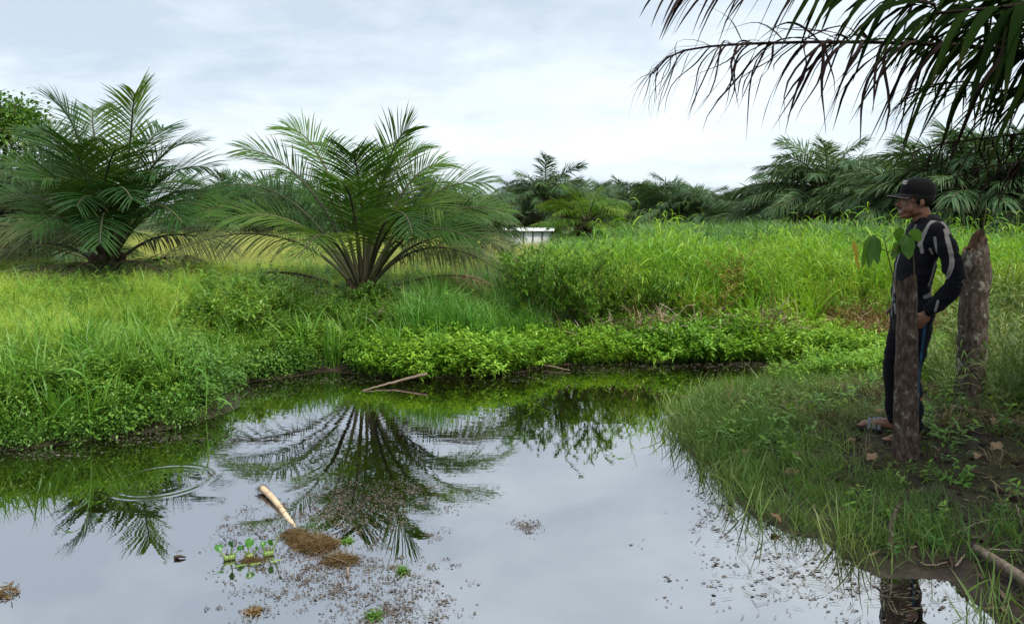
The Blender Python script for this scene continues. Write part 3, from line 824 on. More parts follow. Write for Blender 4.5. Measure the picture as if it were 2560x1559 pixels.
def grass_tuft(B=22, base_r=0.06, h=0.5, wid=0.005, lean=0.15, bend=1.2, hvar=0.5, n=6):
    mb = MB()
    P, S, H = curve_blades(B, n, base_r, h, hvar, lean, bend)
    s = np.linspace(0, 1, n)
    W = wid * np.interp(s, [0, 0.25, 0.6, 1], [0.6, 1, 0.8, 0.05])[None] * (0.7 + 0.5 * rng.random(B))[:, None]
    mb.ribbons(P, W, S)
    return mb


def leaves_on(mb, pts, dirs, L, wid, n=4, curl=0.35, fold=0.0, prof=None, jit=0.25):
    """leaves from points along directions, bending down towards their tips"""
    pts = np.asarray(pts, float); dirs = unit(np.asarray(dirs, float) + rng.normal(0, jit, np.shape(dirs)))
    B = len(pts); Ls = L * (0.6 + 0.6 * rng.random(B))
    s = np.linspace(0, 1, n)
    P = pts[:, None] + Ls[:, None, None] * (s[None, :, None] * dirs[:, None] - (curl * s[None] ** 2)[..., None] * np.array([0, 0, 1.0]))
    S = unit(np.cross(dirs, [0, 0, 1.0]) + rng.normal(0, 0.15, (B, 3)))[:, None] + np.zeros_like(P)
    pr = np.interp(s, [0, 0.3, 0.6, 1], [0.15, 1.0, 0.8, 0.04]) if prof is None else np.interp(s, *prof)
    mb.ribbons(P, wid * pr[None] * (Ls / L)[:, None], S, fold=fold)


def herb_tuft(stems=6, h=0.4, nl=9, L=0.07, wid=0.011, base_r=0.08, lean=0.3, start=0.25, stemr=0.0022, curl=0.3, fold=0.0):
    mb = MB()
    P, S, H = curve_blades(stems, 6, base_r, h, 0.4, lean, 0.5)
    mb.tubes(P, np.linspace(stemr, stemr * 0.4, 6)[None], 3, cap=False)
    pts, dirs = [], []
    for i in range(stems):
        for k in range(nl):
            u = start + (1 - start) * k / (nl - 1)
            p = np.array([np.interp(u, np.linspace(0, 1, 6), P[i, :, j]) for j in range(3)])
            for q in (0, 1):
                a = k * 1.57 + q * math.pi + rng.normal(0, 0.4)
                up = 0.25 + 0.9 * max(0, u - 0.6)
                pts.append(p); dirs.append([math.cos(a), math.sin(a), up])
    leaves_on(mb, pts, dirs, L, wid, 4, curl, fold)
    return mb


def sedge_tuft(B=16, h=0.5, base_r=0.10):
    mb = MB()
    P, S, H = curve_blades(B, 6, base_r, h, 0.4, 0.12, 0.5)
    mb.ribbons(P, np.linspace(0.0022, 0.0010, 6)[None], S)
    # airy seed heads: many short rays
    tips = P[:, -1]; k = 9
    pts = np.repeat(P[:, -2], k, 0) + np.repeat(P[:, -1] - P[:, -2], k, 0) * rng.random((B * k, 1)) * 1.2
    d = rng.normal(0, 1, (B * k, 3)); d[:, 2] = np.abs(d[:, 2]) * 0.8 + 0.2
    leaves_on(mb, pts, d, 0.055, 0.0022, 3, 0.25)
    # a few leaf blades below
    P, S, H = curve_blades(7, 5, base_r, h * 0.7, 0.5, 0.25, 1.0)
    mb.ribbons(P, np.array([[0.003, 0.0035, 0.003, 0.002, 0.0003]]), S)
    return mb


def reed_tuft(stems=4, h=1.2, L=0.42, wid=0.011, nl=6, base_r=0.08):
    mb = MB()
    P, S, H = curve_blades(stems, 6, base_r, h, 0.35, 0.1, 0.35)
    mb.tubes(P, np.linspace(0.0045, 0.0015, 6)[None], 4, cap=False)
    pts, dirs = [], []
    for i in range(stems):
        for k in range(nl):
            u = 0.15 + 0.83 * k / (nl - 1)
            p = [np.interp(u, np.linspace(0, 1, 6), P[i, :, j]) for j in range(3)]
            a = rng.random() * 6.28
            pts.append(p); dirs.append([0.75 * math.cos(a), 0.75 * math.sin(a), 1.0])
    leaves_on(mb, pts, dirs, L, wid, 6, 0.75, 0.0, ([0, 0.15, 0.5, 1], [0.5, 1, 0.75, 0.03]), 0.2)
    return mb


def straw_tuft(B=40, h=0.45, base_r=0.2):
    mb = MB()
    P, S, H = curve_blades(B, 6, base_r, h, 0.5, 0.7, 1.3)
    P = P + np.cumsum(rng.normal(0, 0.012, P.shape), 1)
    mb.ribbons(P, 0.0035, S)
    return mb


def vine_clump(nl=110, r=0.16, h=0.3, L=0.05, wid=0.02):
    mb = MB()
    a = rng.random(nl) * 6.28; e = rng.random(nl) ** 0.6 * r
    z = h * rng.random(nl) ** 0.7 * (1 - 0.4 * (e / r) ** 2)
    pts = np.stack([e * np.cos(a), e * np.sin(a), z], 1)
    d = np.stack([np.cos(a), np.sin(a), 0.3 + 0.5 * rng.random(nl)], 1)
    leaves_on(mb, pts, d, L, wid, 4, 0.4, 0.2, ([0, 0.2, 0.5, 1], [0.3, 1.0, 0.8, 0.05]), 0.6)
    P, S, H = curve_blades(8, 5, r * 0.5, h, 0.4, 0.4, 0.5)
    mb.tubes(P, 0.002, 3, cap=False)
    return mb


def emergent(B=9, h=0.22, base_r=0.10):
    return grass_tuft(B, base_r, h, 0.0028, 0.55, 0.9, 0.6, 5)


# ---- geometry-node scatter: one object of stuff from many points
def scatter_group(coll):
    ng = bpy.data.node_groups.new('scatter', 'GeometryNodeTree')
    ng.interface.new_socket('Geometry', in_out='INPUT', socket_type='NodeSocketGeometry')
    ng.interface.new_socket('Geometry', in_out='OUTPUT', socket_type='NodeSocketGeometry')
    L = ng.links.new
    gi, go = ng.nodes.new('NodeGroupInput'), ng.nodes.new('NodeGroupOutput')
    ip = ng.nodes.new('GeometryNodeInstanceOnPoints')
    ci = ng.nodes.new('GeometryNodeCollectionInfo'); ci.inputs['Collection'].default_value = coll
    ci.inputs['Separate Children'].default_value = True; ci.inputs['Reset Children'].default_value = True
    ip.inputs['Pick Instance'].default_value = True

    def na(name, typ):
        n = ng.nodes.new('GeometryNodeInputNamedAttribute'); n.data_type = typ; n.inputs['Name'].default_value = name
        return n.outputs['Attribute']
    er = ng.nodes.new('FunctionNodeEulerToRotation')
    L(na('rot', 'FLOAT_VECTOR'), er.inputs[0])
    L(gi.outputs[0], ip.inputs['Points']); L(ci.outputs[0], ip.inputs['Instance'])
    L(na('idx', 'INT'), ip.inputs['Instance Index']); L(er.outputs[0], ip.inputs['Rotation'])
    L(na('scl', 'FLOAT_VECTOR'), ip.inputs['Scale']); L(ip.outputs[0], go.inputs[0])
    return ng


TUFTS = {}


def tufts(key, maker, mat, n):
    c = bpy.data.collections.new('tufts_' + key)
    for i in range(n):
        o = maker().build('%s_tuft' % key, M[mat], link=False)
        c.objects.link(o)
    TUFTS[key] = (c, n)


def scatter(name, label, cat, key, pts, s=(0.7, 1.3), tilt=0.12, sz=None):
    c, n = TUFTS[key]
    pts = np.asarray(pts, np.float32); B = len(pts)
    me = bpy.data.meshes.new(name); me.vertices.add(B); me.vertices.foreach_set('co', pts.ravel())
    rot = np.stack([rng.normal(0, tilt, B), rng.normal(0, tilt, B), rng.random(B) * 6.283], 1).astype(np.float32)
    k = s[0] + (s[1] - s[0]) * rng.random(B) ** 1.5 * 1.25
    k = k * (0.70 + 0.60 * vnoise(pts[:, 0], pts[:, 1], 1.1, 15))
    scl = np.stack([k, k, k * (1 if sz is None else sz)], 1).astype(np.float32)
    a = me.attributes.new('rot', 'FLOAT_VECTOR', 'POINT'); a.data.foreach_set('vector', rot.ravel())
    a = me.attributes.new('scl', 'FLOAT_VECTOR', 'POINT'); a.data.foreach_set('vector', scl.ravel())
    a = me.attributes.new('idx', 'INT', 'POINT'); a.data.foreach_set('value', rng.integers(0, n, B).astype(np.int32))
    o = bpy.data.objects.new(name, me); COL.objects.link(o)
    md = o.modifiers.new('scatter', 'NODES'); md.node_group = scatter_group(c)
    tag(o, label, cat, kind='stuff')
    return o


def sample(n, x0, x1, y0, y1, keep, sink=0.015):
    x = x0 + (x1 - x0) * rng.random(n); y = y0 + (y1 - y0) * rng.random(n)
    inview = (np.abs(x) < 0.74 * y + 0.6)
    x, y = x[inview], y[inview]
    s = sdf(x, y)
    k = keep(x, y, s)
    k = rng.random(len(x)) < k
    x, y = x[k], y[k]
    return np.stack([x, y, height(x, y) - sink], 1)


def inside_poly(x, y, poly):
    c = np.zeros(x.shape, bool)
    for (ax, ay), (bx, by) in zip(poly, poly[1:] + poly[:1]):
        if ay == by:
            continue
        c ^= ((ay > y) != (by > y)) & (x < ax + (y - ay) / (by - ay) * (bx - ax))
    return c


tufts('sedge', lambda: sedge_tuft(), 'sedge', 6)
tufts('field', lambda: sedge_tuft(12, 0.45, 0.14), 'field', 4)
tufts('grass', lambda: grass_tuft(18, 0.07, 0.60, 0.0068, 0.15, 1.2), 'grass', 5)
tufts('tall_grass', lambda: grass_tuft(17, 0.10, 0.85, 0.0085, 0.10, 1.3, 0.5, 7), 'grass_cool', 5)
tufts('yellow_grass', lambda: reed_tuft(5, 1.05, 0.45, 0.009, 6, 0.12), 'grass_yellow', 6)
tufts('yellow_blades', lambda: grass_tuft(22, 0.12, 0.9, 0.007, 0.1, 0.9, 0.45, 6), 'grass_yellow', 4)
tufts('herb', lambda: herb_tuft(8, 0.38, 11, 0.062, 0.0098, 0.10, 0.35), 'herb', 6)
tufts('herb_tall', lambda: herb_tuft(6, 0.62, 13, 0.085, 0.011, 0.10, 0.22), 'herb', 6)
tufts('herb_dark', lambda: vine_clump(150, 0.18, 0.26, 0.038, 0.012), 'herb_dark', 5)
tufts('edge_herb', lambda: herb_tuft(10, 0.28, 11, 0.058, 0.0078, 0.14, 0.6), 'herb_edge', 6)
tufts('berm', lambda: grass_tuft(34, 0.22, 0.62, 0.010, 0.35, 1.6, 0.5, 6), 'berm', 5)
tufts('dark_tall', lambda: reed_tuft(5, 0.95, 0.34, 0.009, 8, 0.12), 'bank_grass', 5)
tufts('bank', lambda: grass_tuft(18, 0.09, 0.16, 0.0022, 0.55, 1.3, 0.65, 5), 'bank_grass', 6)
tufts('bank_green', lambda: grass_tuft(20, 0.09, 0.24, 0.0023, 0.40, 1.1, 0.6, 5), 'bank_green', 4)
tufts('straw', lambda: straw_tuft(), 'straw', 4)
tufts('stalks', lambda: straw_tuft(14, 0.55, 0.12), 'twig', 4)
tufts('emergent', lambda: emergent(), 'bank_grass', 4)

leftb = lambda x, y: (x < -1.9)
# sedge meadow on the left
scatter('sedge_meadow', 'yellow-green feathery sedge meadow on the left bank', 'grass', 'sedge',
        sample(11000, -10, -1.0, 6.0, 12.5, lambda x, y, s: smooth(0.7, 1.5, s) * np.where(x < -2.6 - 0.0 * y, 1.0, 0.35) * 0.8), (0.5, 0.85))
scatter('meadow_grass', 'green grass tufts standing in the sedge meadow', 'grass', 'grass',
        sample(1500, -10, -1.5, 6.2, 13.0, lambda x, y, s: smooth(0.9, 1.5, s) * smooth(0.42, 0.62, vnoise(x, y, 0.8, 9))), (0.4, 0.9))
scatter('meadow_herbs', 'leafy green herbs scattered through the sedge meadow', 'plants', 'herb_tall',
        sample(1500, -10, -1.5, 6.2, 12.0, lambda x, y, s: smooth(0.9, 1.5, s) * smooth(0.45, 0.6, vnoise(x, y, 1.1, 12))), (0.4, 0.8))
scatter('pale_field', 'pale yellow field of dry grass behind the palms', 'grass', 'field',
        sample(13000, -22, 3.0, 13.0, 33.0, lambda x, y, s: 0.75 * (x < 0.09 * y) * ((x < -0.02 * y) | (y < 23))), (0.8, 1.2))
# leafy herbs along the left bank and below the middle palm
scatter('bank_herbs', 'bright leafy herbs covering the left bank above the water', 'plants', 'herb',
        sample(9000, -6.5, 0.2, 4.2, 9.5, lambda x, y, s: smooth(0.05, 0.35, s) * (1 - smooth(1.0, 1.9, s)) * (x < -0.9 + 0.3 * vnoise(x, y, 2)) * 0.7), (0.4, 0.85))
scatter('tall_herbs', 'taller green herbs on the bank below the middle palm', 'plants', 'herb_tall',
        sample(3200, -3.6, -0.7, 7.0, 10.4, lambda x, y, s: smooth(0.4, 0.8, s) * 0.7), (0.35, 0.7))
scatter('broad_leaf_cover', 'dark broad-leaved creeper on the near left bank', 'plants', 'herb_dark',
        sample(4200, -6.0, -0.9, 4.4, 9.0, lambda x, y, s: smooth(-0.06, 0.05, s) * (1 - smooth(0.9, 1.7, s)) * np.maximum(smooth(0.40, 0.55, vnoise(x, y, 1.7, 4)) * 0.7, 0.85 * (s < 0.35) * smooth(0.2, 0.4, vnoise(x, y, 2.6, 7)))), (0.5, 1.0))
scatter('bank_grass', 'green grass tufts between the herbs of the left bank', 'grass', 'grass',
        sample(3600, -7.5, -0.7, 4.2, 10.0, lambda x, y, s: smooth(-0.05, 0.12, s) * (1 - smooth(1.2, 3.0, s)) * np.where(x < -3.2, 0.6, 0.42)), (0.4, 0.95))
# tall bright grass right of the middle palm
scatter('tall_green_grass', 'tall fresh green grass between the middle palm and the dark bush', 'grass', 'tall_grass',
        sample(2600, -1.25, 0.45, 7.6, 11.0, lambda x, y, s: smooth(0.45, 0.8, s) * (x > -1.2 + 0.1 * (y - 8))), (0.5, 0.8))
# tall yellow-green grass on the right
scatter('yellow_reed_grass', 'tall yellow-green grass field across the far bank on the right', 'grass', 'yellow_grass',
        sample(5000, 0.5, 10, 8.7, 12.0, lambda x, y, s: smooth(0.9, 1.5, s) * (x > 1.3 - 0.25 * (y - 9)) * 0.8 * ~((x > 3.8) & (y < 9.5))), (0.42, 0.78))
scatter('yellow_grass_blades', 'arching yellow-green blades in the grass field on the right', 'grass', 'yellow_blades',
        sample(4500, 0.2, 10, 8.7, 12.2, lambda x, y, s: smooth(0.9, 1.4, s) * (x > 1.0 - 0.25 * (y - 9)) * 0.8 * ~((x > 3.8) & (y < 9.5))), (0.42, 0.82))
scatter('yellow_flower_herbs', 'leafy herbs mixed into the yellow-green grass field', 'plants', 'herb_tall',
        sample(2600, 0.4, 10, 8.8, 14.0, lambda x, y, s: smooth(0.8, 1.3, s) * smooth(0.45, 0.6, vnoise(x, y, 0.9, 6))), (0.6, 1.0))
# low herbs at the far water's edge
scatter('water_edge_herbs', 'low bright green herbs creeping along the far water edge', 'plants', 'edge_herb',
        sample(9000, -1.6, 6.0, 7.1, 10.0, lambda x, y, s: smooth(-0.08, 0.03, s) * (1 - smooth(0.6, 1.15, s)) * np.maximum(0.25 + 0.75 * smooth(0.30, 0.55, vnoise(x, y, 1.7, 41)), 0.8 * (s < 0.3))), (0.35, 1.1))
# grassy rise in front of the far palms
scatter('climbing_grass', 'cool green rank grass on the rise in front of the far palms', 'grass', 'berm',
        sample(14000, -1.0, 24, 12.2, 27.0, lambda x, y, s: 0.8 * (x > 0.06 * y)), (0.75, 1.35))
# right bank
RB = lambda x, y: (x > 0.9) & (y < 7.4)
scatter('shaded_tall_grass', 'tall shaded grass around the broken stump behind the man', 'grass', 'dark_tall',
        sample(2600, 3.0, 7.5, 5.0, 9.5, lambda x, y, s: 0.9 * (x > 0.585 * y) * smooth(0.5, 0.9, s) * 0.8 * ~((x > 0.59 * y) & (x < 0.66 * y) & (y < 5.9))), (0.35, 0.75), 0.3)
scatter('short_bank_grass', 'short sparse grass on the shaded right bank', 'grass', 'bank',
        sample(9000, 0.9, 6.5, 2.0, 8.6, lambda x, y, s: RB(x, y) * smooth(-0.05, 0.1, s) * np.clip(smooth(0.25, 0.6, vnoise(x, y, 1.6, 8)) * smooth(3.7, 5.4, y + 0.7 * (1.6 - x)) + 0.06, 0, 1) * 0.7), (0.45, 1.1), 0.3)
scatter('shore_grass', 'fresh green grass fringe where the right bank meets the water', 'grass', 'bank_green',
        sample(5200, 0.8, 4.2, 2.6, 7.6, lambda x, y, s: RB(x, y) * smooth(-0.05, 0.05, s) * (1 - smooth(0.35, 0.95, s)) * (y > 3.3) * 0.8), (0.35, 0.9), 0.3)
scatter('emergent_grass', 'thin grass stems rising out of the shallow water', 'grass', 'emergent',
        sample(5200, 0.5, 3.2, 2.3, 7.5, lambda x, y, s: (x > 0.8) * smooth(-0.20, -0.02, s) * (s < 0.05) * np.where(y > 3.4, 0.6, 0.25), -0.005) * np.array([1, 1, 0]) + np.array([0, 0, -0.02]), (0.5, 1.2), 0.25)
# dead grass
pst = np.concatenate([sample(420, 3.9, 5.1, 8.6, 9.6, lambda x, y, s: 1.0 * (s > 0.45)), sample(40, 2.9, 3.4, 8.6, 8.9, lambda x, y, s: 1.0 * (s > 0.5)), sample(36, 0.2, 2.4, 8.7, 9.0, lambda x, y, s: 0.8 * (s > 0.4))])
scatter('dead_grass', 'heap of dry straw-coloured grass on the far bank beside the man', 'grass', 'straw', pst, (0.5, 0.95), 0.3)
scatter('dry_stalks', 'bare dry stalks under the bushes on the far bank', 'stalks', 'stalks',
        sample(420, 0.3, 3.4, 8.35, 9.1, lambda x, y, s: 0.7 * (s > 0.4) * smooth(0.35, 0.55, vnoise(x, y, 2.0, 43))), (0.5, 1.1), 0.25)

tufts('thatch', lambda: straw_tuft(26, 0.22, 0.12), 'thatch', 4)
scatter('dead_thatch', 'matted dead grass between the green tufts of the right bank', 'grass', 'thatch',
        sample(2600, 0.9, 6.5, 2.0, 8.0, lambda x, y, s: RB(x, y) * smooth(0.02, 0.2, s) * smooth(0.35, 0.6, vnoise(x, y, 2.1, 22)) * 0.4), (0.35, 0.75), 0.35)
tufts('broad', lambda: herb_tuft(4, 0.16, 5, 0.05, 0.009, 0.08, 0.6), 'herb', 4)
scatter('bank_weeds', 'small broad-leaved weeds dotted over the right bank', 'plants', 'broad',
        sample(900, 0.9, 6.0, 2.4, 8.0, lambda x, y, s: RB(x, y) * smooth(0.05, 0.2, s) * 0.5), (0.5, 1.1), 0.3)
scatter('meadow_seed_grass', 'taller seeding grass stems over the far right field', 'grass', 'sedge',
        sample(2600, 0.8, 9, 8.8, 13.0, lambda x, y, s: smooth(0.9, 1.5, s) * smooth(0.40, 0.6, vnoise(x, y, 0.8, 19))), (0.9, 1.35))

# specks of white flowers over the bank herbs
q = sample(1700, -6.5, 0.5, 4.6, 10.0, lambda x, y, s: smooth(0.3, 0.8, s) * (1 - smooth(2.2, 3.2, s)) * smooth(0.42, 0.6, vnoise(x, y, 1.3, 31)), 0.0)
q[:, 2] += rng.uniform(0.12, 0.34, len(q)); B = len(q)
mb = MB()
for k in range(5):
    an = k * 1.2566
    leaves_on(mb, q, np.broadcast_to([math.cos(an), math.sin(an), 0.5], (B, 3)), 0.009, 0.0035, 3, 0.1)
M['white_petal'] = leaf_mat('white_petal', [(0.6, 0.6, 0.58), (0.75, 0.75, 0.72)], None, 0.8, 0.3, 0.6, 0.2)
tag(mb.build('white_flowers', M['white_petal']), 'tiny white flowers scattered over the herbs of the far and left bank', 'flowers', kind='stuff')

tufts('wide_blades', lambda: grass_tuft(11, 0.10, 0.80, 0.0125, 0.12, 1.2, 0.5, 8), 'grass_yellow', 5)
scatter('broad_bladed_grass', 'broad-bladed bright grass clumps in front of the field on the right', 'grass', 'wide_blades',
        sample(1500, 2.2, 7.0, 8.7, 11.0, lambda x, y, s: smooth(0.75, 1.1, s) * smooth(0.35, 0.6, vnoise(x, y, 1.2, 47)) * ~((x > 3.8) & (y < 9.3))), (0.6, 1.05))
tufts('dark_herb', lambda: herb_tuft(7, 0.55, 13, 0.06, 0.0085, 0.10, 0.25), 'herb_dark', 4)
scatter('dark_weeds', 'darker leafy weeds standing in patches of the far field and bank', 'plants', 'dark_herb',
        sample(2600, -3.5, 9.0, 8.0, 13.0, lambda x, y, s: smooth(0.6, 1.0, s) * smooth(0.52, 0.66, vnoise(x, y, 0.9, 53)) * np.where(x < -0.6, 0.5, 1.0)), (0.5, 1.0))
tufts('tall_stalk', lambda: reed_tuft(2, 1.0, 0.30, 0.007, 5, 0.08), 'grass_yellow', 4)
scatter('tall_seed_stalks', 'single tall grass stalks rising above the field on the right', 'grass', 'tall_stalk',
        sample(700, 1.4, 9.0, 8.9, 12.5, lambda x, y, s: smooth(0.8, 1.2, s) * 0.8), (0.8, 1.2), 0.2)
# ------------------------------------------------------------------ shrubs
def shrub(px, py, y, top_py, width, label, leafmat='herb_dark', nst=14, nl=1500, L=0.07, wid=0.0085, flowers=0, seed=0, lean=0.35, low=0.30):
    base = D(px, py, y); x = base.x; z = hz(x, y)
    h = D(px, top_py, y).z - z
    root = empty('shrub', (x, y, z))
    tag(root, label, 'shrub', 'shrubs on the far bank')
    mb = MB()
    n = 8; az = rng.random(nst) * 6.283; out = width * 0.5 * np.sqrt(rng.random(nst)); H = h * (0.65 + 0.4 * rng.random(nst)) * (1 - 0.30 * (out / (width * 0.5)) ** 2)
    s = np.linspace(0, 1, n)
    P = np.stack([x + np.cos(az)[:, None] * (0.06 + out[:, None] * s ** 0.8), y + np.sin(az)[:, None] * (0.06 + out[:, None] * s ** 0.8) * 0.8, z - 0.03 + H[:, None] * s[None] ** 0.95], -1)
    P[:, 1:] += np.cumsum(rng.normal(0, 0.012, (nst, n - 1, 3)), 1)
    mb.tubes(P, np.linspace(0.008, 0.002, n)[None], 4, cap=False)
    # side twigs carry the leaves
    nt = nst * 9
    i = rng.integers(0, nst, nt); u = low + (1 - low) * rng.random(nt) ** 0.8
    p0 = np.stack([np.array([np.interp(uu, s, P[k, :, j]) for uu, k in zip(u, i)]) for j in range(3)], 1)
    a = rng.random(nt) * 6.283
    d = unit(np.stack([np.cos(a), np.sin(a), 0.5 + 0.8 * rng.random(nt)], 1))
    tl = width * (0.12 + 0.16 * rng.random(nt))
    tp = p0[:, None] + d[:, None] * (tl[:, None] * np.linspace(0, 1, 4)[None])[..., None]
    mb.tubes(tp, np.array([[0.0025, 0.002, 0.0015, 0.001]]), 3, cap=False)
    mb.build('stem', M['stem'], root)
    lb = MB()
    k = rng.integers(0, nt, nl); uu = rng.random(nl)[:, None] ** 0.6
    pts = tp[k, 0] + (tp[k, -1] - tp[k, 0]) * uu * 1.05
    dd = unit(d[k] + rng.normal(0, 0.7, (nl, 3)) + np.array([0, 0, 0.15]))
    leaves_on(lb, pts, dd, L, wid, 4, 0.25, 0.15)
    fo = lb.build('foliage', M[leafmat], root); fo['kind'] = 'stuff'
    if flowers:
        fb = MB(); kk = rng.integers(0, nt, flowers)
        c = tp[kk, -1] + rng.normal(0, 0.01, (flowers, 3))
        for q in range(4):
            an = q * 1.57
            leaves_on(fb, c, np.broadcast_to([math.cos(an), math.sin(an), 0.4], (flowers, 3)), 0.016, 0.006, 3, 0.1)
        fl = fb.build('flowers', M['flower'], root); fl['kind'] = 'stuff'
    return root


M['bush'] = leaf_mat('bush_leaf', [(0.075, 0.19, 0.018), (0.135, 0.28, 0.025), (0.22, 0.37, 0.04)], None, 0.8, 0.32, 0.45, 0.25, 2.0)
M['flower'] = leaf_mat('yellow_petal', [(0.75, 0.55, 0.02), (0.8, 0.62, 0.03)], None, 0.8, 0.3, 0.5, 0.2)
shrub(1370, 845, 8.8, 588, 1.2, 'dense dark green bush on the far bank, right of the tall fresh grass', 'bush', 26, 11000, 0.055, 0.0070, 24)
shrub(1475, 845, 8.9, 605, 1.1, 'dark green bush joined to the dense bush on its right side', 'bush', 24, 9000, 0.055, 0.0070, 24)
shrub(1330, 830, 9.7, 590, 0.75, 'yellowish bush rising behind the dense dark bush', 'herb', 18, 5000, 0.055, 0.0070, 12)
shrub(1570, 840, 9.2, 650, 0.85, 'light green twiggy bush with bare stems, right of the dark bushes', 'herb', 18, 5000, 0.055, 0.0070, 16)
shrub(1660, 830, 9.5, 668, 0.65, 'small light green bush in the yellow grass', 'herb', 14, 3200, 0.055, 0.007, 10)
shrub(1835, 820, 9.6, 628, 0.75, 'reddish-brown tinged bush in the yellow grass', 'herb_red', 18, 2600, 0.05, 0.007, 12)
shrub(1770, 835, 9.0, 690, 0.6, 'low reddish bush in front of the reddish-brown one', 'herb_red', 12, 1500, 0.05, 0.007)
shrub(965, 800, 9.3, 708, 0.75, 'leafy dark green bush at the foot of the middle palm', 'herb_dark', 14, 2400, 0.075, 0.016)
shrub(1005, 850, 8.5, 765, 0.6, 'dark green bush with dry leaves hanging in it, below the middle palm', 'herb_dark', 12, 1700, 0.07, 0.015)
shrub(700, 800, 9.0, 735, 0.8, 'low light green bush left of the middle palm', 'herb', 14, 1800, 0.075, 0.013)
shrub(600, 850, 8.1, 760, 0.7, 'low light green bush at the corner of the left bank', 'herb', 14, 1700, 0.075, 0.013)
shrub(1885, 860, 8.6, 775, 0.7, 'low bright green bush above the far water edge', 'herb_edge', 14, 1700, 0.07, 0.011)
shrub(1290, 880, 8.05, 835, 0.7, 'low leafy clump at the water edge below the dark bush', 'herb_edge', 14, 1700, 0.075, 0.014)
shrub(1680, 870, 8.4, 815, 0.65, 'low bright leafy clump at the water edge in the middle of the far bank', 'herb_edge', 12, 1300, 0.075, 0.013)


# ------------------------------------------------------------------ broad-leaved tree at the left edge
def broad_tree(x, y, h, rad, label, nl=9000):
    z = hz(x, y)
    root = empty('broadleaf_tree', (x, y, z)); tag(root, label, 'tree')
    tb = MB(); n = 8; s = np.linspace(0, 1, n)
    tr = np.stack([x + 0.15 * np.sin(s * 3), np.full(n, y), z - 0.1 + s * h * 0.62], 1)
    tb.tubes(tr[None], np.linspace(0.16, 0.08, n)[None], 9)
    nb = 16; az = np.arange(nb) * 2.4; u = 0.35 + 0.65 * rng.random(nb)
    b0 = np.stack([np.interp(u, s, tr[:, j]) for j in range(3)], 1)
    en = np.stack([x + np.cos(az) * rad * (0.45 + 0.4 * rng.random(nb)), y + np.sin(az) * rad * 0.6, z + h * (0.45 + 0.5 * rng.random(nb))], 1)
    mid = (b0 + en) / 2 + np.array([0, 0, 0.15])
    tt = np.linspace(0, 1, 6)[None, :, None]
    B3 = (1 - tt) ** 2 * b0[:, None] + 2 * tt * (1 - tt) * mid[:, None] + tt ** 2 * en[:, None]
    tb.tubes(B3, np.linspace(0.06, 0.015, 6)[None], 5)
    tb.build('trunk', M['palm_trunk'], root)
    lb = MB()
    nc = 110
    th = rng.random(nc) * 6.283; ph = np.arccos(1 - 2 * rng.random(nc)); rr = rad * (0.55 + 0.45 * rng.random(nc) ** 0.5)
    cl_ = np.stack([x + rr * np.sin(ph) * np.cos(th), y + rr * np.sin(ph) * np.sin(th) * 0.8, z + h * 0.60 + rr * np.cos(ph) * h * 0.42 / rad], 1)
    k = rng.integers(0, nc, nl)
    pts = cl_[k] + rng.normal(0, 0.20, (nl, 3)) * np.array([1, 1, 0.7])
    d = unit(pts - np.array([x, y, z + h * 0.5]) + rng.normal(0, 0.8, (nl, 3)))
    leaves_on(lb, pts, d, 0.17, 0.035, 4, 0.5, 0.2)
    c = lb.build('crown', M['tree_leaf'], root); c['kind'] = 'stuff'


broad_tree(-11.6, 16.5, 3.75, 1.9, 'leafy broad-leaved tree at the left edge behind the tall palm', 20000)
broad_tree(-6.7, 30.0, 2.6, 2.0, 'low leafy tree in the gap between the left palm and the middle palm', 5000)

# dark scrub filling the foot of the far palm rows
tufts('scrub', lambda: vine_clump(160, 0.9, 1.3, 0.30, 0.06), 'palm_far', 4)
xs_ = np.concatenate([rng.uniform(-26, 30, 420), rng.uniform(-0.5, 16, 140)]); ys_ = np.concatenate([rng.uniform(50, 66, 420), rng.uniform(29, 34, 140)])
xs_[420:] = rng.uniform(10.0, 24, 140)
scatter('far_undergrowth', 'dark undergrowth at the foot of the distant palms', 'undergrowth', 'scrub', np.stack([xs_, ys_, height(xs_, ys_) - 0.1], 1), (0.6, 1.2))
# ------------------------------------------------------------------ the white roof far behind
def box(mb, x0, x1, y0, y1, z0, z1):
    v = [(x, y, z) for z in (z0, z1) for y in (y0, y1) for x in (x0, x1)]
    mb.add(v, [(0, 2, 3, 1), (4, 5, 7, 6), (0, 1, 5, 4), (2, 6, 7, 3), (0, 4, 6, 2), (1, 3, 7, 5)])


def plain_mat(name, col, rough=0.6, spec=0.3, var=0.15, scale=8.0, bump=0.0, metal=0.0):
    m, t, o = new_mat(name)
    tcn = N(t, 'ShaderNodeTexCoord')
    nz = N(t, 'ShaderNodeTexNoise'); nz.inputs['Scale'].default_value = scale; nz.inputs['Detail'].default_value = 6
    t.links.new(tcn.outputs['Object'], nz.inputs['Vector'])
    c = ramp(t, nz.outputs[0], [(0.3, tuple(k * (1 - var) for k in col)), (0.7, tuple(min(1, k * (1 + var)) for k in col))])
    b = N(t, 'ShaderNodeBsdfPrincipled'); t.links.new(c, b.inputs['Base Color'])
    b.inputs['Roughness'].default_value = rough; b.inputs['Specular IOR Level'].default_value = spec; b.inputs['Metallic'].default_value = metal
    if bump:
        bp = N(t, 'ShaderNodeBump'); bp.inputs['Strength'].default_value = bump; bp.inputs['Distance'].default_value = 0.01
        t.links.new(nz.outputs[0], bp.inputs['Height']); t.links.new(bp.outputs[0], b.inputs['Normal'])
    t.links.new(b.outputs[0], o.inputs[0])
    return m


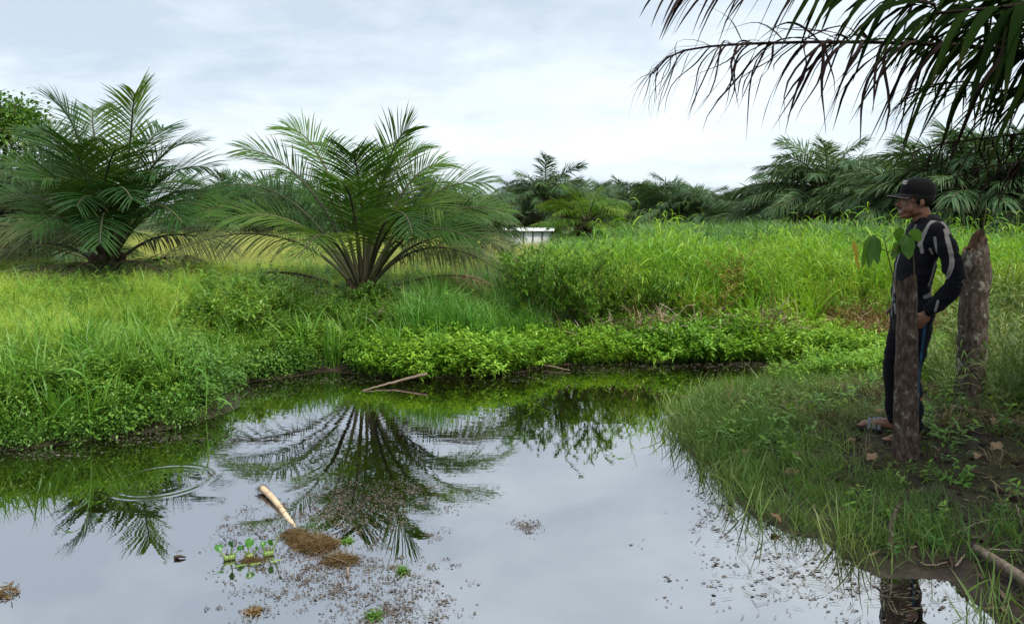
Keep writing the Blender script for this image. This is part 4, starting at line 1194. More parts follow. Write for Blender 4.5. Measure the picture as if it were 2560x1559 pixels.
M['white_paint'] = plain_mat('white_paint', (0.78, 0.79, 0.80), 0.4, 0.4, 0.06)
M['dark_frame'] = plain_mat('dark_frame', (0.05, 0.05, 0.055), 0.5)
ry = 25.0
a, b_ = D(1262, 572, ry), D(1372, 572, ry)
zr = a.z
shed = empty('metal_shed', ((a.x + b_.x) / 2, ry, hz(0.5, ry)))
tag(shed, 'low white metal shed roof beyond the grass, right of the middle palm', 'shed')
mb = MB(); nx = 61
xs_ = np.linspace(a.x - 0.1, b_.x + 0.2, nx); zz = zr + 0.02 * np.abs(np.sin(np.arange(nx) * 1.57))
top = np.stack([xs_, np.full(nx, ry + 0.8), zz + 0.02], 1); low = np.stack([xs_, np.full(nx, ry - 0.12), zz - 0.06], 1)
low2, top2 = low - [0, 0, 0.03], top - [0, 0, 0.03]
V = np.stack([top, low, low2, top2], 0); ii = np.arange(4 * nx).reshape(4, nx)
q = np.concatenate([np.stack([ii[r, :-1], ii[(r + 1) % 4, :-1], ii[(r + 1) % 4, 1:], ii[r, 1:]], -1) for r in range(4)])
mb.add(V, q); mb.build('roof', M['white_paint'], shed)
mb = MB(); box(mb, a.x, b_.x + 0.1, ry, ry + 0.7, hz(0.5, ry) - 0.1, zr - 0.10); mb.build('wall', M['white_paint'], shed)
for k in range(6):
    mb = MB(); xx = a.x + (b_.x + 0.1 - a.x) * k / 5; box(mb, xx - 0.02, xx + 0.02, ry - 0.03, ry - 0.003, hz(0.5, ry) - 0.1, zr - 0.10); mb.build('post', M['dark_frame'], shed)


# ------------------------------------------------------------------ cut trees on the right bank
def stump_mesh(base, topz, r0, r1, lean=(0, 0), seed=0, nk=34, nz_=60, jag=0.10, knots=(), flare=0.35, waist=0.0):
    r = np.random.default_rng(seed)
    an = np.linspace(0, 2 * np.pi, nk, endpoint=False)
    u = np.linspace(0, 1, nz_)
    H = topz - base.z
    rad = r0 + (r1 - r0) * u[:, None]
    rad = rad * (1 + flare * np.exp(-u[:, None] * H / 0.07))
    ph = an[None] * 1.0
    rad = rad * (1 + 0.05 * np.sin(2 * ph + 1 + u[:, None] * 3) + 0.035 * np.sin(3 * ph + 4 * u[:, None]) + 0.02 * r.normal(0, 1, (nz_, nk)) * 0.6)
    rad = rad * (1 + 0.045 * np.sin(u[:, None] * 37) * (u[:, None] > 0.35) * 0.6)
    for (ka, ku, amp, wa, wu) in knots:
        d = np.angle(np.exp(1j * (an - ka)))
        rad = rad + amp * np.exp(-(d[None] / wa) ** 2 - ((u[:, None] - ku) / wu) ** 2)
    rad = rad * (1 - 0.10 * smooth(0.93, 1.0, u)[:, None] * (jag > 0.06))
    zt = 1 + jag / H * (0.55 * (jag > 0.06) * (np.cos(an) - 0.4) + 0.45 * np.interp(np.arange(nk), np.arange(0, nk + 4, 3), r.normal(0, 0.6, len(np.arange(0, nk + 4, 3)))) + 0.5 * np.maximum(0, np.cos(an - 0.4)) ** 4 + r.normal(0, 0.10, nk))
    zz = base.z - 0.08 + (H + 0.08) * (u[:, None] * (1 - u[:, None] ** 12 * (1 - zt[None])))
    cxx = base.x + lean[0] * u[:, None]; cyy = base.y + lean[1] * u[:, None]
    V = np.stack([cxx + rad * np.cos(an)[None], cyy + rad * np.sin(an)[None], zz], -1)
    mb = MB(); ii = np.arange(nz_ * nk).reshape(nz_, nk); nx_ = np.roll(ii, -1, 1)
    mb.add(V, np.stack([ii[:-1], nx_[:-1], nx_[1:], ii[1:]], -1))
    # broken wood inside the rim
    inner = V[-1] * 1.0; c = inner.mean(0)
    in2 = c + (inner - c) * 0.72; in2[:, 2] = inner[:, 2] - 0.03 - 0.05 * r.random(nk)
    in3 = c + (inner - c) * 0.30; in3[:, 2] = c[2] - 0.04 - 0.05 * r.random(nk)
    wb = MB(); VV = np.stack([inner - [0, 0, 0.002], in2, in3]); jj = np.arange(3 * nk).reshape(3, nk); jx = np.roll(jj, -1, 1)
    wb.add(VV, np.stack([jj[:-1], jj[1:], jx[1:], jx[:-1]], -1))
    cc = np.concatenate([in3, [in3.mean(0)]]); wb.add(cc, None, [(k, (k + 1) % nk, nk) for k in range(nk)])
    # splinters
    ns = 6; a2 = r.random(ns) * 6.283; rr = r1 * (0.2 + 0.35 * r.random(ns))
    p0 = c + np.stack([rr * np.cos(a2), rr * np.sin(a2), np.full(ns, -0.06)], 1)
    hh = 0.03 + jag * (0.0 + 0.25 * r.random(ns))
    p1 = p0 + np.stack([r.normal(0, 0.012, ns), r.normal(0, 0.012, ns), hh], 1)
    wb.tubes(np.stack([p0, (p0 + p1) / 2, p1], 1), np.array([[0.008, 0.006, 0.0008]]), 4)
    return mb.mesh('trunk'), wb.mesh('broken_wood')


M['bark_grey'] = bark_mat('grey_bark', [(0.014, 0.009, 0.007), (0.07, 0.048, 0.036), (0.20, 0.145, 0.11)], 55, (1, 1, 0.35), 1.0, 0.95, ((0.28, 0.25, 0.21), 20, 0.60), 0.012)
M['bark_dark'] = bark_mat('brown_bark', [(0.016, 0.012, 0.009), (0.075, 0.056, 0.044), (0.19, 0.15, 0.12)], 42, (1, 1, 0.4), 1.0, 0.95, ((0.28, 0.27, 0.22), 14, 0.58), 0.014)
M['raw_wood'] = bark_mat('broken_wood', [(0.03, 0.02, 0.014), (0.09, 0.05, 0.03), (0.20, 0.13, 0.085)], 30, (1, 1, 0.15), 0.8, 0.9)

ty = 4.42
tb0 = D(2266, 1118, ty); tzt = D(2267, 700, ty).z
tb0.z = hz(tb0.x, ty)
cut = empty('cut_tree', tuple(tb0))
tag(cut, 'thin cut tree trunk with green sprouts, in front of the man', 'tree stump')
tm, wm = stump_mesh(tb0, tzt, 0.072, 0.052, (-0.035, 0.0), 5, jag=0.05, flare=0.35)
mesh_obj('trunk', tm, M['bark_grey'], cut); mesh_obj('broken_wood', wm, M['raw_wood'], cut)

sy = 5.75
sb0 = D(2428, 960, sy); sb0.z = hz(sb0.x, sy)
szt = D(2440, 605, sy).z
st = empty('tree_stump', tuple(sb0))
tag(st, 'thick knobbly broken stump standing in tall grass behind the man', 'tree stump')
tm, wm = stump_mesh(sb0, szt, 0.105, 0.090, (-0.02, 0.0), 9, jag=0.09, knots=[(3.4, 0.82, 0.025, 0.5, 0.06), (-0.2, 0.80, 0.03, 0.6, 0.08), (-1.9, 0.84, 0.02, 0.4, 0.07), (-1.2, 0.45, 0.012, 0.5, 0.15)])
mesh_obj('trunk', tm, M['bark_dark'], st); mesh_obj('broken_wood', wm, M['raw_wood'], st)
mb = MB(); mb.tubes(np.array([[list(D(2460, 620, sy)), list(D(2459, 560, sy)), list(D(2464, 530, sy)), list(D(2466, 505, sy))]]), np.array([[0.006, 0.005, 0.004, 0.002]]), 5); mb.build('shoot', M['stem'], st)

# sprouts of the thin cut tree: stems and big leaves, each leaf a part
M['big_leaf'] = leaf_mat('sprout_leaf', [(0.05, 0.14, 0.012), (0.08, 0.20, 0.018), (0.12, 0.25, 0.025)], (0.20, 0.20, 0.03), 0.9, 0.45, 0.4, 0.4, 6.0)
M['yellow_leaf'] = leaf_mat('sprout_leaf_yellow', [(0.42, 0.34, 0.03), (0.50, 0.40, 0.04), (0.40, 0.22, 0.05)], (0.16, 0.08, 0.03), 0.45, 0.4, 0.5, 0.3, 9.0)
M['brown_leaf'] = leaf_mat('dry_leaf', [(0.16, 0.09, 0.05), (0.26, 0.17, 0.10), (0.40, 0.29, 0.19)], (0.12, 0.07, 0.04), 0.5, 0.15, 0.75, 0.2, 12.0)
sh = MB()


def stemline(pts, r):
    P = np.array([list(p) for p in pts]); n = len(P)
    P2 = catmull(P, 3 * n)
    sh.tubes(P2[None], np.linspace(r, r * 0.45, 3 * n)[None], 5)


stemline([D(2246, 760, 4.38), D(2236, 700, 4.36), D(2220, 640, 4.34), D(2211, 597, 4.33)], 0.0055)
stemline([D(2287, 730, 4.38), D(2286, 680, 4.36), D(2284, 640, 4.35), D(2280, 605, 4.34)], 0.005)
stemline([D(2214, 626, 4.335), D(2180, 617, 4.30), D(2150, 605, 4.29), D(2134, 597, 4.28)], 0.003)
stemline([D(2217, 632, 4.34), D(2240, 620, 4.32), D(2262, 600, 4.31)], 0.003)
stemline([D(2213, 600, 4.33), D(2196, 588, 4.32), D(2183, 586, 4.31)], 0.0025)
stemline([D(2213, 605, 4.33), D(2232, 590, 4.34), D(2245, 580, 4.36)], 0.0025)
sh.build('sprout_stem', M['stem'], cut)


def big_leaf(parent, p0, p1, wid, mat, bow=0.02, side=None, name='leaf', fold=0.25, n=16, wave=0.003):
    p0 = np.array(list(p0)); p1 = np.array(list(p1)); d = p1 - p0
    s = np.linspace(0, 1, n)
    P = p0 + s[:, None] * d + (np.sin(s * np.pi) * bow)[:, None] * np.array([0.0, -0.4, 1.0])
    T = unit(np.gradient(P, axis=0))
    sd = np.array([1.0, 0.25, 0.1]) if side is None else np.array(side)
    S = unit(sd[None] - T * (T @ sd)[:, None])
    U = np.cross(S, T)
    pr = np.interp(s, [0, 0.08, 0.35, 0.6, 0.85, 1], [0.08, 0.35, 0.95, 1.0, 0.6, 0.04]) * wid
    cols = np.array([-1, -0.5, 0, 0.5, 1.0])
    V = P[:, None] + S[:, None] * (pr[:, None] * cols)[..., None] + U[:, None] * (np.abs(cols)[None] * fold * pr[:, None] + wave * np.sin(s * 19)[:, None] * cols[None] ** 2 + wave * np.sin(s * 11 + 1)[:, None] * cols[None])[..., None]
    mb = MB(); ii = np.arange(n * 5).reshape(n, 5)
    mb.add(V, np.stack([ii[:-1, :-1], ii[:-1, 1:], ii[1:, 1:], ii[1:, :-1]], -1), var=rng.random(), tip=np.repeat(s, 5))
    return mb.build(name, M[mat], parent)


big_leaf(cut, D(2134, 598, 4.28), D(2146, 672, 4.25), 0.028, 'yellow_leaf', side=(1, 0.8, 0)).__setitem__('label', 'yellow and brown withered leaf')
big_leaf(cut, D(2178, 588, 4.31), D(2156, 668, 4.28), 0.030, 'big_leaf', side=(1, 0.5, 0))
big_leaf(cut, D(2182, 588, 4.30), D(2171, 672, 4.27), 0.026, 'big_leaf', side=(0.9, -0.5, 0))
big_leaf(cut, D(2186, 586, 4.31), D(2194, 661, 4.27), 0.034, 'big_leaf', side=(1, 0.1, 0))
big_leaf(cut, D(2262, 600, 4.31), D(2230, 650, 4.26), 0.036, 'big_leaf', side=(1, 0.3, 0.5))
big_leaf(cut, D(2265, 585, 4.31), D(2272, 648, 4.24), 0.047, 'big_leaf', side=(1, 0.05, 0))
big_leaf(cut, D(2270, 584, 4.33), D(2300, 605, 4.30), 0.034, 'big_leaf', side=(0.3, -0.3, 1))
big_leaf(cut, D(2245, 606, 4.34), D(2240, 572, 4.33), 0.034, 'big_leaf', side=(1, 0.1, 0))
big_leaf(cut, D(2255, 615, 4.30), D(2226, 640, 4.27), 0.030, 'brown_leaf', side=(0.4, -0.3, 1)).__setitem__('label', 'brown withered leaf')

# ------------------------------------------------------------------ things in the water
M['bamboo'] = leaf_mat('pale_cane', [(0.46, 0.33, 0.20), (0.58, 0.44, 0.29), (0.66, 0.53, 0.37)], None, 0.8, 0.0, 0.5, 0.3, 9.0)
M['algae'] = leaf_mat('brown_algae', [(0.06, 0.042, 0.016), (0.13, 0.085, 0.034), (0.24, 0.165, 0.08)], None, 0.8, 0.15, 0.7, 0.2, 6.0)
M['float'] = leaf_mat('floating_fern', [(0.05, 0.038, 0.03), (0.10, 0.075, 0.055), (0.12, 0.13, 0.06)], None, 0.8, 0.05, 0.5, 0.4, 3.0)
M['float_pale'] = leaf_mat('floating_scum', [(0.05, 0.04, 0.03), (0.12, 0.10, 0.08), (0.24, 0.22, 0.19)], None, 0.8, 0.05, 0.5, 0.4, 3.0)
M['hyacinth'] = leaf_mat('hyacinth_leaf', [(0.035, 0.14, 0.022), (0.055, 0.19, 0.03), (0.09, 0.24, 0.04)], None, 0.8, 0.2, 0.3, 0.4, 6.0)
M['bulb'] = leaf_mat('hyacinth_bulb', [(0.10, 0.20, 0.03), (0.16, 0.26, 0.05), (0.20, 0.25, 0.06)], None, 0.8, 0.1, 0.35, 0.5, 9.0)

c0, c1 = G(656, 1220, 0.024), G(745, 1322, -0.01)
cane = empty('bamboo_cane', tuple(c0)); tag(cane, 'pale jointed cane lying in the pond, one end raised', 'cane')
mb = MB(); n = 40; s = np.linspace(0, 1, n)
P = np.array(list(c0)) + s[:, None] * (np.array(list(c1)) - np.array(list(c0))) + np.stack([0.006 * np.sin(s * 5), 0 * s, 0.004 * np.sin(s * 4)], 1)
rad = 0.0185 - 0.006 * s
for k in (0.20, 0.52, 0.68, 0.84):
    rad = rad + 0.0022 * np.exp(-((s - k) / 0.012) ** 2) - 0.0012 * np.exp(-((s - k - 0.03) / 0.012) ** 2)
mb.tubes(P[None], rad[None], 12); mb.build('stalk', M['bamboo'], cane)
for k in (0.20, 0.52, 0.68, 0.84):
    i = int(k * (n - 1)); mb = MB(); t_ = (P[i + 1] - P[i]); t_ /= np.linalg.norm(t_)
    mb.tubes(np.array([[P[i] - t_ * 0.002, P[i] + t_ * 0.002]]), np.array([[rad[i] + 0.0012] * 2]), 12); mb.build('joint', M['twig'], cane)


def fibre_clump(mb, c, rx, ry, h, n, L=0.06, w=0.0016, seed=0):
    a = rng.random(n) * 6.283; e = np.sqrt(rng.random(n))
    p = np.array(list(c)) + np.stack([rx * e * np.cos(a), ry * e * np.sin(a), h * rng.random(n) * (1 - e ** 2)], 1)
    k = 5; d = rng.normal(0, 1, (n, 3)); d[:, 2] *= 0.35; d = unit(d)
    stp = d[:, None] + np.cumsum(rng.normal(0, 0.75, (n, k, 3)) * np.array([1, 1, 0.4]), 1)
    P = p[:, None] + np.cumsum(unit(stp), 1) * (L / k) * (0.5 + rng.random((n, 1, 1)))
    P[..., 2] = np.maximum(P[..., 2], 0.002)
    S = unit(rng.normal(0, 1, (n, 1, 3))) + 0 * P
    mb.ribbons(P, w, S)


mb = MB(); fibre_clump(mb, c0 + Vector((0, 0, -0.01)), 0.022, 0.02, 0.03, 260, 0.03, 0.0009); fibre_clump(mb, Vector(P[21]) + Vector((0.01, 0, 0.0)), 0.014, 0.012, 0.02, 120, 0.025, 0.0009)
wd_ = mb.build('clinging_weed', M['algae'], cane); wd_['kind'] = 'stuff'
deb = empty('root_clump', tuple(G(795, 1369, 0))); tag(deb, 'brown tangled mat of roots floating at the end of the cane', 'root clump')
mb = MB()
fibre_clump(mb, G(790, 1362, 0), 0.085, 0.055, 0.034, 4200, 0.045, 0.0009)
fibre_clump(mb, G(755, 1352, 0), 0.055, 0.035, 0.028, 1500, 0.04, 0.0009)
fibre_clump(mb, G(850, 1400, 0), 0.07, 0.035, 0.016, 1300, 0.045, 0.0009)
fibre_clump(mb, G(735, 1335, 0), 0.05, 0.04, 0.014, 700, 0.04, 0.0009)
fm = mb.build('fibre_mat', M['algae'], deb); fm['kind'] = 'stuff'
for pts in ([(748, 1404), (790, 1392), (806, 1386)], [(806, 1386), (840, 1396), (868, 1406)], [(788, 1358), (798, 1340), (803, 1326)]):
    mb = MB(); mb.tubes(catmull([G(px, py, 0.02) for px, py in pts], 9)[None], np.linspace(0.003, 0.0015, 9)[None], 5); mb.build('twig', M['twig'], deb)

mb = MB(); p = G(869, 1436, 0); mb.tubes(np.array([[[p.x, p.y, -0.05], [p.x + 0.001, p.y, 0.0], [p.x + 0.002, p.y, 0.035]]]), np.array([[0.007, 0.006, 0.005]]), 7)
tag(mb.build('peg', M['twig']), 'short dark twig standing upright in the water below the root mat', 'twig')
mb = MB(); p = G(448, 1393, 0.006); mb.tubes(np.array([[[p.x - 0.022, p.y, 0.004], [p.x, p.y + 0.004, 0.011], [p.x + 0.028, p.y + 0.006, 0.006]]]), np.array([[0.012, 0.007, 0.003]]), 6)
tag(mb.build('wood_chip', M['palm_trunk']), 'small dark wood chip floating alone left of the water hyacinth', 'wood chip')

# water hyacinth
hy = empty('water_hyacinth', tuple(G(625, 1405, 0))); tag(hy, 'small green water hyacinth with round leaves and swollen bulbs', 'water plant')


def ellipsoid(mb, c, r, nu=14, nv=9, rot=None, var=None):
    th = np.linspace(0, 2 * np.pi, nu, endpoint=False); ph = np.linspace(0.02, np.pi - 0.02, nv)
    V = np.stack([np.outer(np.sin(ph), np.cos(th)), np.outer(np.sin(ph), np.sin(th)), np.outer(np.cos(ph), np.ones(nu))], -1) * np.array(r)
    if rot is not None:
        V = V @ np.array(rot).T
    V = V + np.array(list(c)); ii = np.arange(nu * nv).reshape(nv, nu); nx_ = np.roll(ii, -1, 1)
    q = np.stack([ii[:-1], ii[1:], nx_[1:], nx_[:-1]], -1)
    t1 = [(ii[0, 0], ii[0, k], ii[0, k + 1]) for k in range(1, nu - 1)]; t2 = [(ii[-1, 0], ii[-1, k + 1], ii[-1, k]) for k in range(1, nu - 1)]
    mb.add(V, q, t1 + t2, var=var)


ROS = [(575, 1398, [(-0.040, 0.045, 0.026, 0.9), (0.010, 0.062, 0.022, -0.4), (0.034, 0.040, 0.016, 0.3)]), (622, 1394, [(0.004, 0.060, 0.027, 0.5), (0.036, 0.040, 0.014, -0.6), (-0.030, 0.036, 0.014, 0.2)]), (668, 1388, [(-0.014, 0.048, 0.018, 0.7), (0.016, 0.052, 0.022, -0.3), (0.052, 0.110, 0.013, 0.9)])]
for bx, by, lv in ROS:
    b0 = G(bx, by, 0.0)
    for k, (dx, dz, w, yaw) in enumerate(lv):
        bb0 = b0 + Vector((dx * 0.35, 0.008 * (k - 1), 0.004))
        mb = MB(); ellipsoid(mb, bb0 + Vector((0, 0, 0.006)), (0.011 + 0.004 * rng.random(), 0.011, 0.013), rot=Euler((0, dx * 9, 0)).to_matrix()); mb.build('bulb', M['bulb'], hy)
        tip = b0 + Vector((dx, 0.012 * (k - 1), dz))
        mb = MB(); mb.tubes(catmull([bb0 + Vector((0, 0, 0.012)), (bb0 + tip) / 2 + Vector((dx * 0.15, 0, 0.008)), tip], 8)[None], np.linspace(0.0055, 0.0022, 8)[None], 6); mb.build('leaf_stalk', M['bulb'], hy)
        dirv = Vector((dx * 0.6 + 0.2 * yaw * 0.02, 0.02 * yaw, 0.022)).normalized() * w * 1.5
        big_leaf(hy, tip - dirv * 0.15, tip + dirv, w * 0.78, 'hyacinth', 0.003, (math.cos(yaw), math.sin(yaw), 0.25 * yaw), fold=0.3, wave=0.0015)
for (bx, by) in [(637, 1412), (600, 1416), (690, 1404)]:
    p = G(bx, by, 0.003); big_leaf(hy, p + Vector((-0.03, 0, 0)), p + Vector((0.025, 0.012, 0.006)), 0.007, 'bulb', 0.003, (0, 1, 0.2), name='fallen_stalk', wave=0.001)
mb = MB(); fibre_clump(mb, G(630, 1402, 0), 0.05, 0.025, 0.012, 420, 0.035, 0.0009); rt = mb.build('roots', M['algae'], hy); rt['kind'] = 'stuff'

# floating fern specks: too many to count
def flakes(pts, size, mat, name, label):
    pts = np.array(pts); B = len(pts)
    mb = MB()
    k = 6; an = rng.random((B, 1)) * 6.283 + np.linspace(0, 2 * np.pi, k, endpoint=False)[None]
    r = size * (0.4 + rng.random((B, 1)) ** 2 * 1.3) * (0.6 + 0.6 * rng.random((B, k)))
    V = np.stack([pts[:, :1] + r * 1.7 * np.cos(an), pts[:, 1:2] + r * np.sin(an) * 0.8, 0.0015 + 0.005 * rng.random((B, k)) ** 2], -1)
    ii = np.arange(B * k).reshape(B, k)
    tri = np.concatenate([np.stack([ii[:, 0], ii[:, j], ii[:, j + 1]], -1) for j in range(1, k - 1)])
    mb.add(V, None, tri, var=np.repeat(rng.random(B), k))
    return tag(mb.build(name, M[mat]), label, 'water plants', kind='stuff')


def px_cloud(n, cx, cy, sx, sy):
    p = np.stack([rng.normal(cx, sx, n), rng.normal(cy, sy, n)], 1)
    return [tuple(G(min(2560, a), max(905, b), 0)[:2]) for a, b in p]


pts = []
for c in [(780, 1300, 110, 40, 700), (900, 1270, 90, 35, 700), (690, 1400, 90, 40, 450), (900, 1440, 90, 45, 600), (800, 1480, 120, 40, 300), (1010, 1480, 60, 35, 240), (960, 1540, 70, 20, 320), (620, 1330, 60, 45, 150), (650, 1530, 40, 12, 60), (1318, 1318, 35, 9, 90), (1000, 1240, 60, 22, 200)]:
    nclus = max(3, c[4] // 6)
    for q in px_cloud(nclus, *c[:4]):
        m_ = rng.integers(3, 30)
        o_ = rng.normal(0, 0.022, (m_, 2)) * (0.5 + rng.random())
        pts += [(q[0] + a, q[1] + b) for a, b in o_]
flakes(pts, 0.0028, 'float', 'floating_fern', 'brown floating fern specks spread over the pond around the cane')
pts = []
for c in [(1500, 925, 130, 8, 300), (1300, 945, 90, 8, 160), (1700, 915, 150, 6, 300), (2050, 918, 90, 7, 500), (350, 1095, 130, 10, 420), (620, 975, 50, 14, 220), (850, 950, 120, 6, 240), (1880, 908, 80, 4, 260), (100, 1135, 60, 8, 160)]:
    pts += px_cloud(c[4], *c[:4])
pts = [p for p in pts]
flakes(pts, 0.0055, 'float_pale', 'floating_scum', 'pale floating scum and leaf litter along the water edges')
pts = []
for q in px_cloud(70, 1980, 1400, 130, 70) + px_cloud(40, 1820, 1290, 40, 60) + px_cloud(40, 2250, 1470, 110, 45) + px_cloud(20, 1770, 1150, 30, 50):
    m_ = rng.integers(2, 12)
    pts += [(q[0] + a, q[1] + b) for a, b in rng.normal(0, 0.03, (m_, 2))]
flakes(pts, 0.005, 'float', 'floating_litter', 'dark leaf litter floating in the shallows by the right bank')
# narrow fallen leaves and stems lying on the water by the right bank
mb = MB()
q = np.array(px_cloud(240, 2030, 1390, 130, 65) + px_cloud(90, 1830, 1230, 45, 70) + px_cloud(130, 2250, 1470, 120, 50)); B = len(q)
a_ = rng.random(B) * 6.283; L_ = 0.03 + 0.10 * rng.random(B) ** 2
s = np.linspace(-0.5, 0.5, 4)
P = np.stack([q[:, :1] + np.cos(a_)[:, None] * L_[:, None] * s, q[:, 1:] + np.sin(a_)[:, None] * L_[:, None] * s, 0.003 + 0.004 * rng.random((B, 4))], -1)
mb.ribbons(P, np.array([[0.0004, 0.0016, 0.0012, 0.0002]]), np.stack([-np.sin(a_), np.cos(a_), 0 * a_], 1)[:, None] + 0 * P)
tag(mb.build('floating_blades', M['float']), 'narrow dead blades lying on the water by the right bank', 'litter', kind='stuff')

for (px, py, r, lab, nm) in [(1008, 1428, 0.022, 'small green tuft of algae floating right of the root mat', 'algae_tuft'), (637, 1528, 0.020, 'small brown algae tuft near the bottom edge, left of the fern specks', 'algae_tuft'),
                             (868, 1353, 0.016, 'yellow-green algae ball at the right end of the root mat', 'algae_tuft'), (15, 1482, 0.05, 'dark floating leaf clump at the left edge of the pond', 'algae_tuft'), (935, 1540, 0.03, 'green-brown algae tuft at the bottom edge among the fern specks', 'algae_tuft')]:
    p = G(px, py, 0); mb = MB(); fibre_clump(mb, p, r, r * 0.7, r * 0.7, 130, 0.03, 0.0022)
    tag(mb.build(nm, M['herb_dark'] if 'green' in lab else M['algae']), lab, 'algae', 'algae tufts on the pond')


# ------------------------------------------------------------------ sticks, logs and dry leaves
def stick(name, label, cat, pts, r0, r1, mat='twig', k=7, wob=0.003, group=None):
    P = catmull(pts, 18); P[1:-1] += rng.normal(0, wob, (16, 3))
    mb = MB(); mb.tubes(P[None], (np.linspace(r0, r1, 18) * (1 + rng.normal(0, 0.05, 18)))[None], k)
    return tag(mb.build(name, M[mat]), label, cat, group)


def on_land(px, py, lift=0.0):
    """the point of the bank seen at a pixel"""
    z = 0.2
    for _ in range(12):
        p = G(px, py, z); z = max(0.0, hz(p.x, p.y))
    return Vector((p.x, p.y, z + lift))


stick('long_stick', 'long pale stick slanting from the far bank into the water', 'stick', [G(905, 977, 0.0), G(985, 955, 0.035), G(1068, 934, 0.10)], 0.006, 0.016, 'twig')
stick('stick', 'thin dry stick lying in the herbs left of the middle palm', 'stick', [D(602, 800, 8.3), D(660, 806, 8.35), D(742, 832, 8.3)], 0.006, 0.007, 'twig', group='dry sticks on the banks')
stick('stick', 'thin bent stick lying in the herbs below the middle palm', 'stick', [D(745, 778, 8.7), D(790, 805, 8.6), D(835, 838, 8.4)], 0.005, 0.004, 'twig', group='dry sticks on the banks')
stick('stick', 'short pale stick stuck in the bank below the dark bush', 'stick', [D(1533, 828, 8.55), D(1540, 850, 8.5), D(1547, 874, 8.45)], 0.007, 0.009, 'bamboo', group='dry sticks on the banks')
stick('dead_branch', 'forked dead branch at the water edge below the dark bush', 'branch', [D(1345, 885, 8.0), D(1385, 888, 7.95), D(1420, 878, 7.95)], 0.012, 0.006, 'twig')
stick('stick', 'dead stick lying in the mud of the far water edge', 'stick', [G(1360, 912, 0.03), G(1400, 920, 0.02), G(1425, 926, 0.01)], 0.012, 0.006, 'twig', group='dry sticks on the banks')
stick('stick', 'thin dark bare sapling slanting over the dry grass', 'stick', [D(1960, 780, 9.0), D(2010, 820, 8.9), D(2075, 860, 8.6)], 0.004, 0.006, 'stem', group='dry sticks on the banks')
stick('stick', 'thin dark upright bare stem in the yellow grass', 'stick', [D(1918, 790, 9.1), D(1928, 740, 9.1), D(1938, 655, 9.1)], 0.005, 0.002, 'stem', group='dry sticks on the banks')

M['log'] = bark_mat('weathered_log', [(0.10, 0.07, 0.05), (0.20, 0.155, 0.115), (0.32, 0.26, 0.20)], 22, (1, 1, 1), 0.7, 0.9, ((0.09, 0.05, 0.03), 7, 0.60))
a, b_ = on_land(2440, 1385, 0.03), on_land(2640, 1535, 0.045)
lg = empty('log', tuple(a)); tag(lg, 'cut grey branch lying at the lower right corner', 'log')
mb = MB(); P = catmull([a, a * 0.55 + b_ * 0.45 + Vector((0, 0, 0.006)), b_], 24); mb.tubes(P[None], (np.linspace(0.019, 0.027, 24) * (1 + 0.04 * np.sin(np.arange(24) * 1.7)))[None], 12); mb.build('branch', M['log'], lg)
t_ = unit(P[0] - P[1]); mb = MB(); mb.tubes(np.array([[P[0] + t_ * 0.001, P[0] + t_ * 0.004]]), np.array([[0.0175, 0.015]]), 12); mb.build('cut_end', M['raw_wood'], lg)
a, b_ = on_land(2376, 1018, 0.012), on_land(2580, 1075, 0.018)
mb = MB(); P = catmull([a, a * 0.5 + b_ * 0.5 + Vector((0, 0, 0.01)), b_], 20); mb.tubes(P[None], (np.linspace(0.014, 0.020, 20) * (1 + 0.06 * np.sin(np.arange(20) * 1.9)))[None], 9)
tag(mb.build('log', M['log']), 'thin dead branch lying in the shaded grass right of the man', 'log')
stick('root', 'knotty dead root sticking out of the mud by the right shore', 'root', [on_land(2256, 1270, 0.02), on_land(2240, 1300, 0.06), on_land(2228, 1335, 0.05), on_land(2226, 1375, 0.01)], 0.010, 0.016, 'bark_dark')
stick('root', 'low root crossing the bank in front of the cut tree', 'root', [on_land(2228, 1150, 0.0), on_land(2222, 1175, 0.02), on_land(2214, 1208, 0.0)], 0.008, 0.010, 'bark_dark')
TW = [((2380, 1345), (2450, 1310), (2540, 1300)), ((2500, 1250), (2508, 1290), (2494, 1355)), ((2425, 1180), (2450, 1186), (2475, 1193)), ((2095, 1050), (2108, 1068), (2120, 1085)), ((2320, 1064), (2335, 1073), (2352, 1084)),
      ((2320, 1112), (2335, 1122), (2350, 1130)), ((2480, 1150), (2520, 1153), (2555, 1157)), ((2390, 1420), (2402, 1405), (2412, 1390)), ((2470, 1382), (2510, 1380), (2556, 1381)), ((2300, 1412), (2330, 1418), (2370, 1410)), ((2540, 1265), (2548, 1290), (2555, 1320))]
TL = ['long thin root lying across the bare mud', 'thin curved root hanging over the mud at the far right', 'short twig on the bare soil right of the cut tree', 'pale twig in the grass left of the cut tree', 'pale twig beside the heel of the man', 'pale twig right of the foot of the cut tree',
      'straight twig at the right edge on the bare soil', 'broken chip of wood beside the cut grey branch', 'straight pale twig behind the cut grey branch', 'dead reed at the muddy water edge', 'bent twig at the right edge above the cut grey branch']
for pts, lab in zip(TW, TL):
    stick('twig', lab, 'twig', [on_land(px, py, 0.012) for px, py in pts], 0.004, 0.0025, 'twig', 5, 0.002, 'twigs on the right bank')

